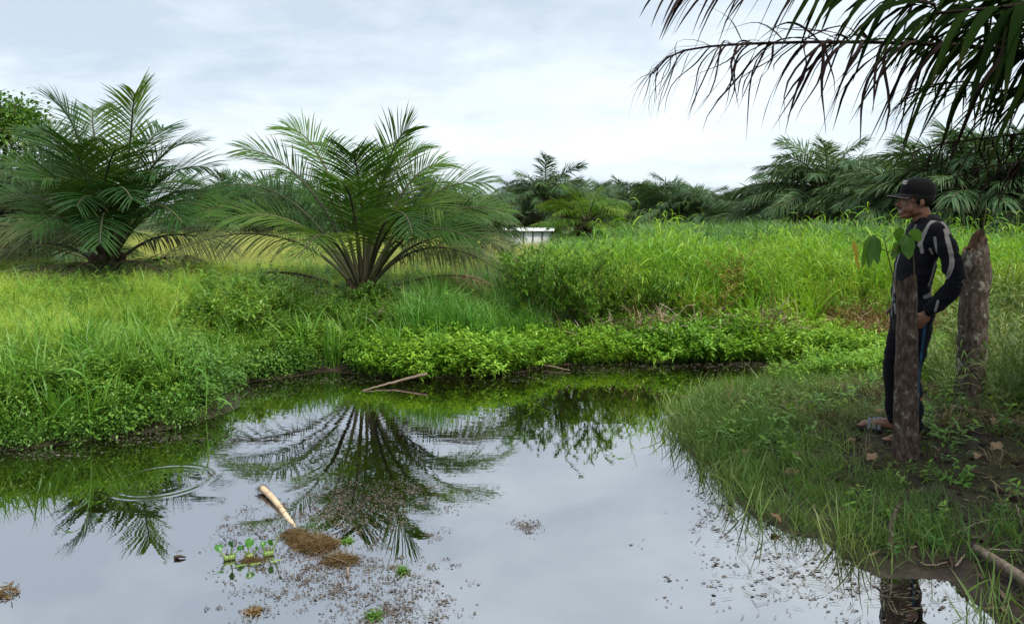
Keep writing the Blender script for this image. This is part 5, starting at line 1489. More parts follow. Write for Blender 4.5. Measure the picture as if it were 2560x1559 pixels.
DL = [(1994, 1152, 0.07, 'large pale dry leaf on the right bank near the water'), (1976, 1194, 0.06, 'pale curled dry leaf below the large pale leaf'), (1866, 1150, 0.055, 'dark brown dry leaf at the grassy shore'), (2178, 1172, 0.05, 'reddish dry leaf in front of the cut tree'),
      (2125, 1115, 0.05, 'pale dry leaf beside the toes of the man'), (2490, 1130, 0.055, 'tan dry leaf on the bare soil at the right'), (2485, 1067, 0.05, 'pale dry leaf under the thin dead branch'), (2200, 1040, 0.045, 'small dry leaf behind the cut tree'), (2440, 1155, 0.04, 'small tan leaf right of the cut tree'), (1940, 1310, 0.045, 'brown leaf at the muddy corner of the shore'), (2365, 1030, 0.045, 'dry leaf at the end of the thin dead branch')]
for px, py, L, lab in DL:
    p = on_land(px, py, 0.035); a_ = rng.random() * 6.28
    d = Vector((math.cos(a_), math.sin(a_) * 0.8, 0.25 * rng.random())) * L
    lf = big_leaf(None, p - d, p + d, L * 0.55, 'brown_leaf', 0.02, (-math.sin(a_), math.cos(a_), 0.35), name='dry_leaf', fold=0.3, wave=0.006)
    tag(lf, lab, 'leaf', 'dry leaves on the right bank')

# seedlings on the mud
SD = [(2317, 1370, 'small seedling standing in the mud at the water edge'), (2340, 1375, 'pair-leaved seedling on the mud right of the water'), (2232, 1395, 'seedling at the tip of the muddy shore'), (2362, 1165, 'yellow-green seedling on the bare soil right of the cut tree'), (2500, 1290, 'seedling in front of the bare mud at the right')]
for px, py, lab in SD:
    p = on_land(px, py); r_ = empty('seedling', tuple(p)); tag(r_, lab, 'seedling', 'seedlings on the mud')
    mb = MB(); mb.tubes(np.array([[list(p), list(p + Vector((0.003, 0, 0.03))), list(p + Vector((0.004, 0, 0.06)))]]), 0.0015, 4); mb.build('stem', M['stem'], r_)
    for q in range(6):
        a_ = q * 2.2; b0 = p + Vector((0.003, 0, 0.025 + 0.007 * q))
        big_leaf(r_, b0, b0 + Vector((math.cos(a_) * 0.035, math.sin(a_) * 0.035, 0.012)), 0.008, 'hyacinth', 0.004, (-math.sin(a_), math.cos(a_), 0), wave=0.0005, n=5)

# tall reeds at the left edge, one by one
RD = [(395, 905, 30, 705, 5.9, 'long leaning reed with seed leaves crossing the left meadow'), (150, 1000, 210, 880, 5.4, 'arching reed stem low at the left edge'), (228, 1100, 190, 850, 5.3, 'upright reed standing in the water at the left bank'), (515, 1045, 505, 875, 6.0, 'upright reed at the right corner of the left bank'), (60, 1090, 20, 930, 5.1, 'broad-bladed reed at the lower left edge')]
for bx, by, tx, ty_, y, lab in RD:
    p0 = on_land(bx, by); p1 = D(tx, ty_, p0.y + 0.1)
    r_ = empty('reed', tuple(p0)); tag(r_, lab, 'reed', 'reeds on the left bank')
    P = catmull([p0, p0 * 0.5 + p1 * 0.5 + Vector((0.02, 0, 0.04)), p1], 14)
    mb = MB(); mb.tubes(P[None], np.linspace(0.006, 0.002, 14)[None], 5); mb.build('stem', M['grass'], r_)
    for k in range(8):
        i = 2 + int(k * 1.5); a_ = rng.random() * 6.28
        b0 = Vector(P[i]); L = 0.22 + 0.2 * rng.random()
        lb = MB(); leaves_on(lb, [list(b0)], [[math.cos(a_), math.sin(a_) * 0.7, 0.8]], L, 0.010, 7, 0.8, 0.2, ([0, 0.15, 0.5, 1], [0.4, 1, 0.8, 0.03]), 0.1)
        lb.build('blade', M['grass_cool'], r_)
# brown flower heads in the sedge
for px, py, lab in [(284, 776, 'brown seed head at the left of three in the sedge meadow'), (300, 802, 'largest brown seed head in the sedge meadow'), (396, 795, 'brown seed head at the right of three in the sedge meadow')]:
    p = D(px, py, 8.4); z = hz(p.x, 8.4)
    r_ = empty('seed_head', (p.x, 8.4, z)); tag(r_, lab, 'flower', 'brown seed heads in the sedge')
    mb = MB(); mb.tubes(np.array([[[p.x, 8.4, z], [p.x + 0.01, 8.4, (z + p.z) / 2], list(p)]]), 0.003, 4); mb.build('stem', M['stem'], r_)
    mb = MB(); d = rng.normal(0, 1, (60, 3)); leaves_on(mb, np.repeat([list(p)], 60, 0) + rng.normal(0, 0.012, (60, 3)), d, 0.045, 0.006, 3, 0.2); mb.build('head', M['brown_leaf'], r_)
# withered frond hanging in the bush below the middle palm
r_ = empty('withered_frond', tuple(D(950, 860, 8.3))); tag(r_, 'grey withered palm frond hanging in the dark bush below the middle palm', 'dead frond')
rb, P, W, S, v = frond_geo(catmull([D(962, 765, 8.55), D(942, 790, 8.35), D(948, 830, 8.25), D(965, 872, 8.2)], 14), nleaf=26, leaf=0.22, wid=0.006, droop=0.8, r0=0.008, start=0.1)
rb.build('rachis', M['twig'], r_); lb = MB(); lb.ribbons(P, W, S); lf = lb.build('leaflets', M['twig'], r_); lf['kind'] = 'stuff'
r_ = empty('withered_frond', tuple(D(640, 780, 9.2))); tag(r_, 'grey dead palm frond lying in the herbs left of the middle palm', 'dead frond')
rb, P, W, S, v = frond_geo(catmull([D(700, 735, 9.6), D(640, 722, 9.4), D(600, 740, 9.2), D(575, 762, 9.1)], 14), nleaf=30, leaf=0.34, wid=0.006, droop=0.7, r0=0.012, start=0.1)
rb.build('rachis', M['twig'], r_); lb = MB(); lb.ribbons(P, W, S); lf = lb.build('leaflets', M['twig'], r_); lf['kind'] = 'stuff'

mb = MB()
def land_cloud(n, x0, x1, y0, y1, keep):
    x = rng.uniform(x0, x1, n); y = rng.uniform(y0, y1, n); s_ = sdf(x, y); k = keep(x, y, s_)
    x, y = x[k], y[k]
    return np.stack([x, y, height(x, y) + 0.006], 1)
q = np.concatenate([land_cloud(3200, 1.0, 5.5, 2.0, 7.0, lambda x, y, s: (s > 0.02) & (x < 0.72 * y + 0.5)), land_cloud(700, -5.5, -1.8, 4.4, 7.4, lambda x, y, s: (s > 0.0) & (s < 0.5)), land_cloud(500, -1.8, 5, 7.0, 8.6, lambda x, y, s: (s > -0.02) & (s < 0.25))]); B = len(q)
a_ = rng.random(B) * 6.283; L_ = 0.02 + 0.10 * rng.random(B) ** 2.5
s_ = np.linspace(-0.5, 0.5, 4)
P = np.stack([q[:, :1] + np.cos(a_)[:, None] * L_[:, None] * s_, q[:, 1:2] + np.sin(a_)[:, None] * L_[:, None] * s_, q[:, 2:] + 0.012 * rng.random((B, 4))], -1)
mb.ribbons(P, np.array([[0.001, 0.0035, 0.003, 0.0006]]) * (0.5 + 1.6 * rng.random((B, 1)) ** 2), np.stack([-np.sin(a_), np.cos(a_), 0.3 + 0 * a_], 1)[:, None] + 0 * P)
M['litter'] = leaf_mat('ground_litter', [(0.03, 0.02, 0.014), (0.09, 0.06, 0.04), (0.24, 0.18, 0.12)], None, 0.8, 0.0, 0.8, 0.2, 8.0)
tag(mb.build('leaf_litter', M['litter']), 'dead stems and leaf scraps lying on the bare mud of the banks', 'litter', kind='stuff')
# clods of earth
mb = MB(); q = np.concatenate([land_cloud(900, 1.3, 5.2, 2.2, 5.2, lambda x, y, s: (s > 0.02) & (x < 0.72 * y + 0.5)), land_cloud(260, -5.0, -1.9, 4.6, 7.2, lambda x, y, s: (s > -0.02) & (s < 0.4))])
for p in q:
    r_ = 0.008 + 0.022 * rng.random() ** 2
    ellipsoid(mb, p + [0, 0, -0.004], (r_ * (0.8 + 0.5 * rng.random()), r_ * (0.8 + 0.5 * rng.random()), r_ * 0.6), 6, 5, var=rng.random())
M['clod'] = bark_mat('earth_clod', [(0.010, 0.007, 0.005), (0.03, 0.02, 0.014), (0.06, 0.042, 0.03)], 60, (1, 1, 1), 0.8, 0.95)
tag(mb.build('earth_clods', M['clod']), 'crumbs and clods of dark earth on the bare banks', 'earth', kind='stuff')
# ------------------------------------------------------------------ the man
from mathutils.bvhtree import BVHTree


def voxel_mesh(mb, size, it, name):
    me = mb.mesh(name); o = bpy.data.objects.new(name, me); COL.objects.link(o)
    md = o.modifiers.new('r', 'REMESH'); md.mode = 'VOXEL'; md.voxel_size = size; md.use_smooth_shade = True
    sm = o.modifiers.new('s', 'SMOOTH'); sm.factor = 0.5; sm.iterations = it
    dg = bpy.context.evaluated_depsgraph_get()
    res = bpy.data.meshes.new_from_object(o.evaluated_get(dg)); res.name = name
    bpy.data.objects.remove(o); bpy.data.meshes.remove(me)
    res.materials.clear()
    return res


def co_of(me):
    a = np.empty(len(me.vertices) * 3, np.float32); me.vertices.foreach_get('co', a); return a.reshape(-1, 3).astype(float)


def limb(mb, pts, rad, k=18):
    pts = np.array(pts, float); rad = np.array(rad, float)
    P = catmull(pts, 6 * len(pts)); u = np.concatenate([[0], np.cumsum(np.linalg.norm(np.diff(pts, axis=0), axis=1))]); u /= u[-1]
    rr = np.interp(np.linspace(0, 1, len(P)), u, rad)
    mb.tubes(P[None], rr[None], k)
    for p, r in ((P[0], rr[0]), (P[-1], rr[-1])):
        ellipsoid(mb, p, (r, r, r), 16, 10)


def loft(mb, rings, k=28):
    rings = np.array(rings, float); z = np.linspace(rings[0, 0], rings[-1, 0], 30)
    g = [np.interp(z, rings[:, 0], rings[:, i]) for i in range(1, 5)]
    an = np.linspace(0, 2 * np.pi, k, endpoint=False)
    V = np.stack([g[0][:, None] + g[2][:, None] * np.cos(an), g[1][:, None] + g[3][:, None] * np.sin(an), z[:, None] + 0 * an], -1)
    ii = np.arange(30 * k).reshape(30, k); nx_ = np.roll(ii, -1, 1)
    t = [(ii[0, 0], ii[0, j + 1], ii[0, j]) for j in range(1, k - 1)] + [(ii[-1, 0], ii[-1, j], ii[-1, j + 1]) for j in range(1, k - 1)]
    mb.add(V, np.stack([ii[:-1], nx_[:-1], nx_[1:], ii[1:]], -1), t)


MAN_Y = 4.78
mp_ = D(2277, 1076, MAN_Y); mx_ = mp_.x
mz_ = hz(mx_, MAN_Y)
MZ = mp_.z if abs(mp_.z - mz_) < 0.03 else mz_
MYAW = R(84)
man = empty('person', (mx_, MAN_Y, mz_), MYAW)
tag(man, 'standing man in a black cap and dark striped tracksuit, looking over the pond', 'person')
MAN_M = Matrix.LocRotScale(Vector((mx_, MAN_Y, mz_)), Euler((0, 0, MYAW)), Vector((1, 1, 1)))


def mpart(name, me, mat, parent=None):
    o = bpy.data.objects.new(name, me); COL.objects.link(o); o.parent = parent or man
    if not me.materials:
        me.materials.append(mat)
    return o


# joints; x is the man's right, y is forwards
HC = np.array([0.0, 0.025, 1.545])                    # middle of the head
SH = {s: np.array([s * 0.165, -0.055, 1.350]) for s in (-1, 1)}
EL = {-1: np.array([-0.235, -0.130, 1.035]), 1: np.array([0.225, -0.105, 1.03])}
WR = {-1: np.array([-0.185, 0.005, 0.845]), 1: np.array([0.165, 0.015, 0.845])}
HIP = {s: np.array([s * 0.085, 0.015, 0.85]) for s in (-1, 1)}
KN = {-1: np.array([-0.090, 0.050, 0.46]), 1: np.array([0.095, 0.085, 0.46])}
AN = {-1: np.array([-0.095, 0.030, 0.085]), 1: np.array([0.100, 0.070, 0.085])}

bm_ = MB()
E = lambda c, r, **k: ellipsoid(bm_, HC + np.array(c), r, 20, 14, **k)
E((0, -0.014, 0.035), (0.073, 0.094, 0.086)); E((0, 0.026, -0.030), (0.061, 0.070, 0.082)); E((0, 0.036, -0.078), (0.046, 0.050, 0.036))
E((0, 0.076, -0.103), (0.020, 0.018, 0.016)); E((0, 0.05, -0.098), (0.034, 0.036, 0.020))
for s in (-1, 1):
    E((s * 0.040, 0.060, -0.026), (0.021, 0.019, 0.018)); E((s * 0.024, 0.086, 0.020), (0.023, 0.012, 0.009)); E((s * 0.0745, -0.010, -0.016), (0.0065, 0.016, 0.027))
    E((s * 0.0135, 0.098, -0.036), (0.009, 0.011, 0.008)); E((s * 0.026, 0.078, -0.060), (0.014, 0.014, 0.020)); E((s * 0.043, 0.045, -0.048), (0.019, 0.030, 0.034)); E((s * 0.050, 0.030, 0.0), (0.018, 0.035, 0.025)); E((s * 0.042, 0.008, -0.070), (0.018, 0.035, 0.026))
limb(bm_, [HC + [0, 0.088, 0.014], HC + [0, 0.101, -0.012], HC + [0, 0.113, -0.030]], [0.0085, 0.0095, 0.0125])
E((0, 0.088, -0.054), (0.028, 0.016, 0.009)); E((0, 0.092, -0.0575), (0.024, 0.0105, 0.0045)); E((0, 0.088, -0.086), (0.022, 0.013, 0.0065)); E((0, 0.078, -0.072), (0.030, 0.010, 0.012))
limb(bm_, [HC + [0, -0.030, -0.070], (0, -0.030, 1.40), (0, -0.045, 1.33)], [0.056, 0.054, 0.062])
loft(bm_, [(0.78, 0, 0.02, 0.13, 0.09), (0.95, 0, 0.03, 0.125, 0.09), (1.1, 0, 0.01, 0.13, 0.09), (1.25, 0, -0.025, 0.135, 0.085), (1.33, 0, -0.045, 0.09, 0.06), (1.38, 0, -0.04, 0.06, 0.05)])
for s in (-1, 1):
    limb(bm_, [SH[s] + [-s * 0.03, 0, -0.02], (SH[s] + EL[s]) / 2, EL[s], (EL[s] + WR[s]) / 2, WR[s]], [0.044, 0.040, 0.036, 0.034, 0.027])
    limb(bm_, [HIP[s], (HIP[s] + KN[s]) / 2, KN[s], (KN[s] + AN[s]) / 2 + [0, -0.012, 0], AN[s]], [0.088, 0.070, 0.052, 0.050, 0.036])
    # foot, turned out a little
    a_ = 0.55 * s * -1 if s < 0 else -0.25
    fd = np.array([math.sin(-a_) if s < 0 else math.sin(0.25), math.cos(a_), 0]); fd = np.array([s * 0.42, 0.91, 0])
    A0 = AN[s]
    limb(bm_, [A0 + [0, -0.02, -0.045], A0 + fd * 0.07 + [0, 0, -0.035], A0 + fd * 0.14 + [0, 0, -0.052], A0 + fd * 0.185 + [0, 0, -0.056]], [0.034, 0.036, 0.030, 0.020])
    sd = np.array([fd[1], -fd[0], 0])
    for q, (o_, l_) in enumerate([(0.026, 0.03), (0.012, 0.028), (0.0, 0.024), (-0.012, 0.019), (-0.022, 0.013)]):
        b0 = A0 + fd * (0.185 - 0.004 * q) + sd * o_ * (-s) + [0, 0, -0.062]
        limb(bm_, [b0, b0 + fd * l_], [0.0105 - 0.001 * q, 0.008 - 0.0006 * q], 10)
    # hand: palm, four fingers, thumb
    hd = np.array([0.10 * -s, 0.52, -0.84]); hd /= np.linalg.norm(hd)
    inn = np.array([-s * 1.0, 0.05, 0.0]); inn -= hd * (inn @ hd); inn /= np.linalg.norm(inn)      # palm faces the thigh
    wd = np.cross(hd, inn); wd = wd if wd[1] > 0 else -wd                                          # towards the thumb side (forwards)
    W0 = WR[s]
    Rm = np.stack([wd, inn, hd], 1)
    ellipsoid(bm_, W0 + hd * 0.050, (0.042, 0.017, 0.052), 18, 12, rot=Rm)
    for q, (o_, l_) in enumerate([(0.030, 0.070), (0.010, 0.078), (-0.010, 0.073), (-0.028, 0.058)]):
        b0 = W0 + hd * (0.088 - 0.006 * abs(q - 1)) + wd * o_
        j1 = b0 + (hd * 0.92 + inn * 0.30) * l_ * 0.45; j2 = j1 + (hd * 0.72 + inn * 0.68) * l_ * 0.32; j3 = j2 + (hd * 0.40 + inn * 0.90) * l_ * 0.26
        limb(bm_, [b0 - hd * 0.012, b0, j1, j2, j3], [0.010, 0.0098, 0.0090, 0.0082, 0.0070], 10)
    t0 = W0 + hd * 0.030 + wd * 0.030
    limb(bm_, [t0 - wd * 0.015, t0 + wd * 0.018 + hd * 0.022, t0 + wd * 0.030 + hd * 0.050, t0 + wd * 0.030 + hd * 0.074 + inn * 0.008], [0.014, 0.0125, 0.0105, 0.0085], 10)
body = voxel_mesh(bm_, 0.0040, 5, 'body')

m, t, o = new_mat('skin')
tcn = N(t, 'ShaderNodeTexCoord'); nz = N(t, 'ShaderNodeTexNoise'); nz.inputs['Scale'].default_value = 30; nz.inputs['Detail'].default_value = 5
t.links.new(tcn.outputs['Object'], nz.inputs['Vector'])
c = ramp(t, nz.outputs[0], [(0.3, (0.16, 0.068, 0.038)), (0.7, (0.24, 0.108, 0.062))])
b = N(t, 'ShaderNodeBsdfPrincipled'); t.links.new(c, b.inputs['Base Color']); b.inputs['Roughness'].default_value = 0.42; b.inputs['Specular IOR Level'].default_value = 0.5
b.inputs['Subsurface Weight'].default_value = 0.06; b.inputs['Subsurface Radius'].default_value = (0.01, 0.004, 0.002); b.inputs['Subsurface Scale'].default_value = 0.5
t.links.new(b.outputs[0], o.inputs[0]); M['skin'] = m
mpart('body', body, M['skin'])
M['black_hair'] = plain_mat('black_hair', (0.008, 0.007, 0.007), 0.6, 0.3)
M['tooth'] = plain_mat('tooth', (0.55, 0.50, 0.42), 0.3, 0.5, 0.05)
M['lip'] = plain_mat('lip', (0.17, 0.06, 0.05), 0.4, 0.4)
M['eye_white'] = plain_mat('eye_white', (0.22, 0.19, 0.17), 0.25, 0.5, 0.05)
M['iris'] = plain_mat('iris', (0.012, 0.008, 0.006), 0.15, 0.6)


def hpart(name, mat, fn, parent=None):
    mb = MB(); fn(mb); me = mb.mesh(name); return mpart(name, me, M[mat], parent)


for s in (-1, 1):
    c0 = HC + np.array([s * 0.030, 0.0845, 0.003])
    ey = hpart('eye', 'eye_white', lambda mb: ellipsoid(mb, c0, (0.0115, 0.0080, 0.0040), 14, 9))
    hpart('iris', 'iris', lambda mb: ellipsoid(mb, c0 + [-0.002, 0.0062, 0.0], (0.0048, 0.0030, 0.0046), 10, 7), ey)
    an = np.linspace(-1, 1, 9)
    hpart('eyebrow', 'black_hair', lambda mb: mb.tubes(np.stack([HC[0] + s * 0.027 + 0.020 * an, HC[1] + 0.0985 - 0.007 * (an * s + 0.6) ** 2, HC[2] + 0.0215 - 0.003 * an ** 2], 1)[None], (0.0042 * (1 - 0.6 * an ** 2) + 0.001)[None], 7))


def arc(w, d, z, yy, r, n=13, sag=0.0):
    a = np.linspace(-1, 1, n)
    return np.stack([HC[0] + w * a, HC[1] + yy - d * a ** 2, HC[2] + z + sag * a ** 2], 1)[None], (r * (1 - 0.55 * a ** 4))[None]


hpart('moustache', 'black_hair', lambda mb: mb.tubes(*arc(0.029, 0.016, -0.0485, 0.1035, 0.0042, sag=-0.006), 7))
hpart('lips', 'lip', lambda mb: (mb.tubes(*arc(0.027, 0.018, -0.0590, 0.1010, 0.0040, sag=0.006), 8), mb.tubes(*arc(0.025, 0.018, -0.0850, 0.0985, 0.0052, sag=0.016), 8)))
th = MB()
for q in range(8):
    x_ = (q - 3.5) * 0.0062; box(th, HC[0] + x_ - 0.0029, HC[0] + x_ + 0.0029, HC[1] + 0.085 - 20 * x_ * x_, HC[1] + 0.0975 - 22 * x_ * x_, HC[2] - 0.0725 + 3 * x_ * x_, HC[2] - 0.0615)
    box(th, HC[0] + x_ * 0.9 - 0.0026, HC[0] + x_ * 0.9 + 0.0026, HC[1] + 0.083 - 20 * x_ * x_, HC[1] + 0.0955 - 22 * x_ * x_, HC[2] - 0.0815 + 6 * x_ * x_, HC[2] - 0.0735)
mpart('teeth', th.mesh('teeth'), M['tooth'])
hair = MB()
k_ = 26; a = np.linspace(0.62 * np.pi - 0.5, 2.38 * np.pi + 0.5, k_)             # round the back from temple to temple
a = np.linspace(math.pi - 0.35, 2 * math.pi + 0.35, k_)
zs = np.linspace(-0.062, 0.075, 9)
V = []
for z_ in zs:
    f_ = math.sqrt(max(0.05, 1 - ((z_ - 0.035) / 0.105) ** 2))
    V.append(np.stack([HC[0] + 0.0795 * f_ * np.cos(a), HC[1] - 0.016 + 0.100 * f_ * np.sin(a), np.full(k_, HC[2] + z_) + (0.022 * np.abs(np.cos(a)) ** 3 if z_ < -0.03 else 0)], -1))
V = np.array(V) + rng.normal(0, 0.0018, (9, k_, 3)); jj = np.arange(9 * k_).reshape(9, k_)
hair.add(V, np.stack([jj[:-1, :-1], jj[:-1, 1:], jj[1:, 1:], jj[1:, :-1]], -1))
for s in (-1, 1):
    limb(hair, [HC + [s * 0.072, 0.026, 0.03], HC + [s * 0.0715, 0.022, -0.005], HC + [s * 0.069, 0.018, -0.022]], [0.008, 0.006, 0.002], 8)
mpart('hair', hair.mesh('hair'), M['black_hair'])


# ---- clothes
def wrinkle(me, amp, seed, elbows=()):
    co = co_of(me); no = np.empty(len(co) * 3, np.float32); me.vertices.foreach_get('normal', no); no = no.reshape(-1, 3)
    n = (vnoise(co[:, 0] * 9 + co[:, 1] * 5, co[:, 2] * 26 + co[:, 1] * 9, 1.0, seed) - 0.5) + 0.5 * (vnoise(co[:, 1] * 22, co[:, 2] * 40 + co[:, 0] * 20, 1.0, seed + 3) - 0.5)
    a = np.full(len(co), amp)
    for (p, r, k) in elbows:
        a = a + k * np.exp(-((co - np.array(p)) ** 2).sum(1) / r ** 2)
    co = co + no * (n * a)[:, None]
    me.vertices.foreach_set('co', co.astype(np.float32).ravel()); me.update()


jb = MB()
loft(jb, [(0.765, 0, 0.026, 0.155, 0.114), (0.80, 0, 0.026, 0.158, 0.118), (0.90, 0, 0.030, 0.150, 0.111), (1.02, 0, 0.026, 0.152, 0.110), (1.14, 0, 0.010, 0.162, 0.112), (1.28, 0, -0.020, 0.168, 0.106), (1.365, 0, -0.042, 0.168, 0.092), (1.405, 0, -0.045, 0.125, 0.076), (1.435, 0, -0.038, 0.068, 0.064)])
for s in (-1, 1):
    cuff = WR[s] + (EL[s] - WR[s]) * 0.06
    limb(jb, [SH[s] + [-s * 0.02, 0, -0.005], (SH[s] + EL[s]) / 2 + [s * 0.012, -0.01, 0], EL[s], (EL[s] + WR[s]) / 2 + [0, 0, -0.012], cuff], [0.066, 0.060, 0.055, 0.050, 0.040])
jacket = voxel_mesh(jb, 0.0060, 5, 'jacket')
wrinkle(jacket, 0.008, 1, [(EL[-1], 0.13, 0.022), (EL[1], 0.13, 0.018), ((-0.1, 0.08, 0.85), 0.16, 0.016), (SH[-1] + [0, 0, -0.1], 0.08, 0.007)])
tb_ = MB()
loft(tb_, [(0.70, 0, 0.015, 0.150, 0.105), (0.80, 0, 0.020, 0.155, 0.115), (0.92, 0, 0.02, 0.148, 0.112)])
for s in (-1, 1):
    limb(tb_, [HIP[s], (HIP[s] + KN[s]) / 2 + [0, -0.004, 0], KN[s], (KN[s] + AN[s]) / 2 + [0, -0.006, 0], AN[s] + [0, -0.004, 0.0]], [0.096, 0.080, 0.064, 0.057, 0.051])
trousers = voxel_mesh(tb_, 0.0065, 4, 'trousers')
wrinkle(trousers, 0.007, 5, [(KN[-1], 0.14, 0.012), (AN[-1] + [0, 0, 0.06], 0.12, 0.018), (AN[1] + [0, 0, 0.06], 0.10, 0.012)])


def surface_points(me, px_list, seg=14):
    """points of a garment under a line of the photograph, so that its stripes lie on the cloth"""
    co = [tuple(MAN_M @ Vector(v)) for v in co_of(me)]
    bv = BVHTree.FromPolygons(co, [tuple(p.vertices) for p in me.polygons])
    inv = MAN_M.inverted(); res = []
    P = catmull([(x, y, 0) for x, y in px_list], seg)
    for x, y, _ in P:
        d = ray(x, y).normalized()
        h = bv.ray_cast(Vector((0, 0, CAM_H)), d)
        if h[0] is None:
            h = bv.find_nearest(D(x, y, MAN_Y - 0.1))
        res.append(list(inv @ h[0]))
    return np.array(res)


def add_stripes(me, name, lines, hw):
    co = co_of(me); best = np.full(len(co), 1.0)
    for P, w in zip(lines, hw):
        for a_, b_ in zip(P[:-1], P[1:]):
            e = b_ - a_; L2 = (e @ e) + 1e-12
            t_ = np.clip(((co - a_) @ e) / L2, 0, 1)
            d = np.linalg.norm(co - a_ - t_[:, None] * e, axis=1) - w
            best = np.minimum(best, d)
    at = me.attributes.new(name, 'FLOAT', 'POINT'); at.data.foreach_set('value', best.astype(np.float32))


SL = [[(2299, 612), (2306, 592), (2318, 570), (2328, 556), (2342, 550), (2356, 556), (2366, 566), (2373, 580)],
      [(2364, 576), (2371, 605), (2379, 640), (2379, 665), (2368, 692), (2350, 716), (2330, 733), (2313, 742)],
      [(2302, 610), (2305, 630)], [(2325, 622), (2331, 634)], [(2337, 595), (2341, 630)], [(2339, 655), (2330, 690), (2322, 712)], [(2345, 752), (2338, 778)],
      [(2289, 563), (2282, 577)], [(2240, 660), (2238, 700), (2236, 730)], [(2235, 745), (2238, 782)]]
lines = [surface_points(jacket, l) for l in SL]
add_stripes(jacket, 'stripe', lines, [0.0140, 0.0138, 0.011, 0.007, 0.009, 0.011, 0.007, 0.008, 0.009, 0.008])
SL2 = [[(2316, 787), (2309, 843), (2300, 923), (2297, 990), (2294, 1030)]]
add_stripes(trousers, 'stripe', [surface_points(trousers, l, 20) for l in SL2], [0.0085])


def cloth_mat(name, col, stripe):
    m, t, o = new_mat(name)
    tcn = N(t, 'ShaderNodeTexCoord')
    nz = N(t, 'ShaderNodeTexNoise'); nz.inputs['Scale'].default_value = 14; nz.inputs['Detail'].default_value = 6
    n2 = N(t, 'ShaderNodeTexNoise'); n2.inputs['Scale'].default_value = 420; n2.inputs['Detail'].default_value = 2
    for n in (nz, n2):
        t.links.new(tcn.outputs['Object'], n.inputs['Vector'])
    base = ramp(t, nz.outputs[0], [(0.3, tuple(k * 0.8 for k in col)), (0.7, tuple(k * 1.25 for k in col))])
    if stripe:
        k = mathn(t, 'LESS_THAN', attr(t, 'stripe'), 0.0)
        sc_ = ramp(t, nz.outputs[0], [(0.3, tuple(q * 0.85 for q in stripe)), (0.7, stripe)])
        base = mixc(t, k, base, sc_)
    b = N(t, 'ShaderNodeBsdfPrincipled'); t.links.new(base, b.inputs['Base Color']); b.inputs['Roughness'].default_value = 0.85; b.inputs['Specular IOR Level'].default_value = 0.15
    b.inputs['Sheen Weight'].default_value = 0.04
    bp = N(t, 'ShaderNodeBump'); bp.inputs['Strength'].default_value = 0.35; bp.inputs['Distance'].default_value = 0.004
    t.links.new(mathn(t, 'ADD', nz.outputs[0], mathn(t, 'MULTIPLY', n2.outputs[0], 0.15)), bp.inputs['Height']); t.links.new(bp.outputs[0], b.inputs['Normal'])
    t.links.new(b.outputs[0], o.inputs[0])
    return m


M['navy'] = cloth_mat('navy_jacket', (0.0040, 0.0038, 0.0075), (0.27, 0.25, 0.235))
M['black_cloth'] = cloth_mat('black_trousers', (0.0035, 0.0038, 0.006), (0.014, 0.06, 0.12))
M['cap_cloth'] = cloth_mat('black_cap', (0.0055, 0.005, 0.006), None)
M['pale_cloth'] = plain_mat('pale_trim', (0.34, 0.33, 0.33), 0.8, 0.2)
jk = mpart('jacket', jacket, M['navy'])
tr_ = mpart('trousers', trousers, M['black_cloth'])
# collar: a folded band open at the throat, with a pale edge
cb_ = MB(); n = 36; a = np.linspace(-1.16 * math.pi / 1.0 + math.pi / 2 + 0.62, 0.5, n)
a = np.linspace(math.pi / 2 + 0.45, math.pi / 2 + 2 * math.pi - 0.45, n)         # 90 degrees is the throat
fr_ = np.clip(np.sin(a), 0, 1)
bot = np.stack([0.080 * np.cos(a), -0.040 + 0.082 * np.sin(a), 1.402 - 0.065 * fr_], 1)
up_ = np.stack([0.068 * np.cos(a), -0.036 + 0.070 * np.sin(a), 1.452 - 0.075 * fr_], 1)
fold_ = np.stack([0.108 * np.cos(a), -0.040 + 0.106 * np.sin(a) + 0.012 * fr_, 1.408 - 0.090 * fr_], 1)
V = np.stack([bot, up_, up_ + [0, 0, 0.004], fold_, fold_ + [0, 0, -0.006]], 0); jj = np.arange(5 * n).reshape(5, n)
cb_.add(V, np.stack([jj[:-1, :-1], jj[:-1, 1:], jj[1:, 1:], jj[1:, :-1]], -1))
cl_me = cb_.mesh('collar'); co_ = mpart('collar', cl_me, M['cap_cloth'], jk)
pb = MB(); pb.tubes(fold_[None] + [0, 0, -0.002], 0.0028, 6); mpart('collar_piping', pb.mesh('collar_piping'), M['pale_cloth'], jk)
# zip of the jacket
zb = MB(); zl = [(0.0, 0.055, 1.32), (0.0, 0.098, 1.24), (0.0, 0.128, 1.12), (0.0, 0.139, 1.0), (0, 0.144, 0.88), (0, 0.146, 0.79)]
zb.tubes(catmull(zl, 30)[None], 0.0035, 6); mpart('zip', zb.mesh('zip'), M['pale_cloth'], jk)

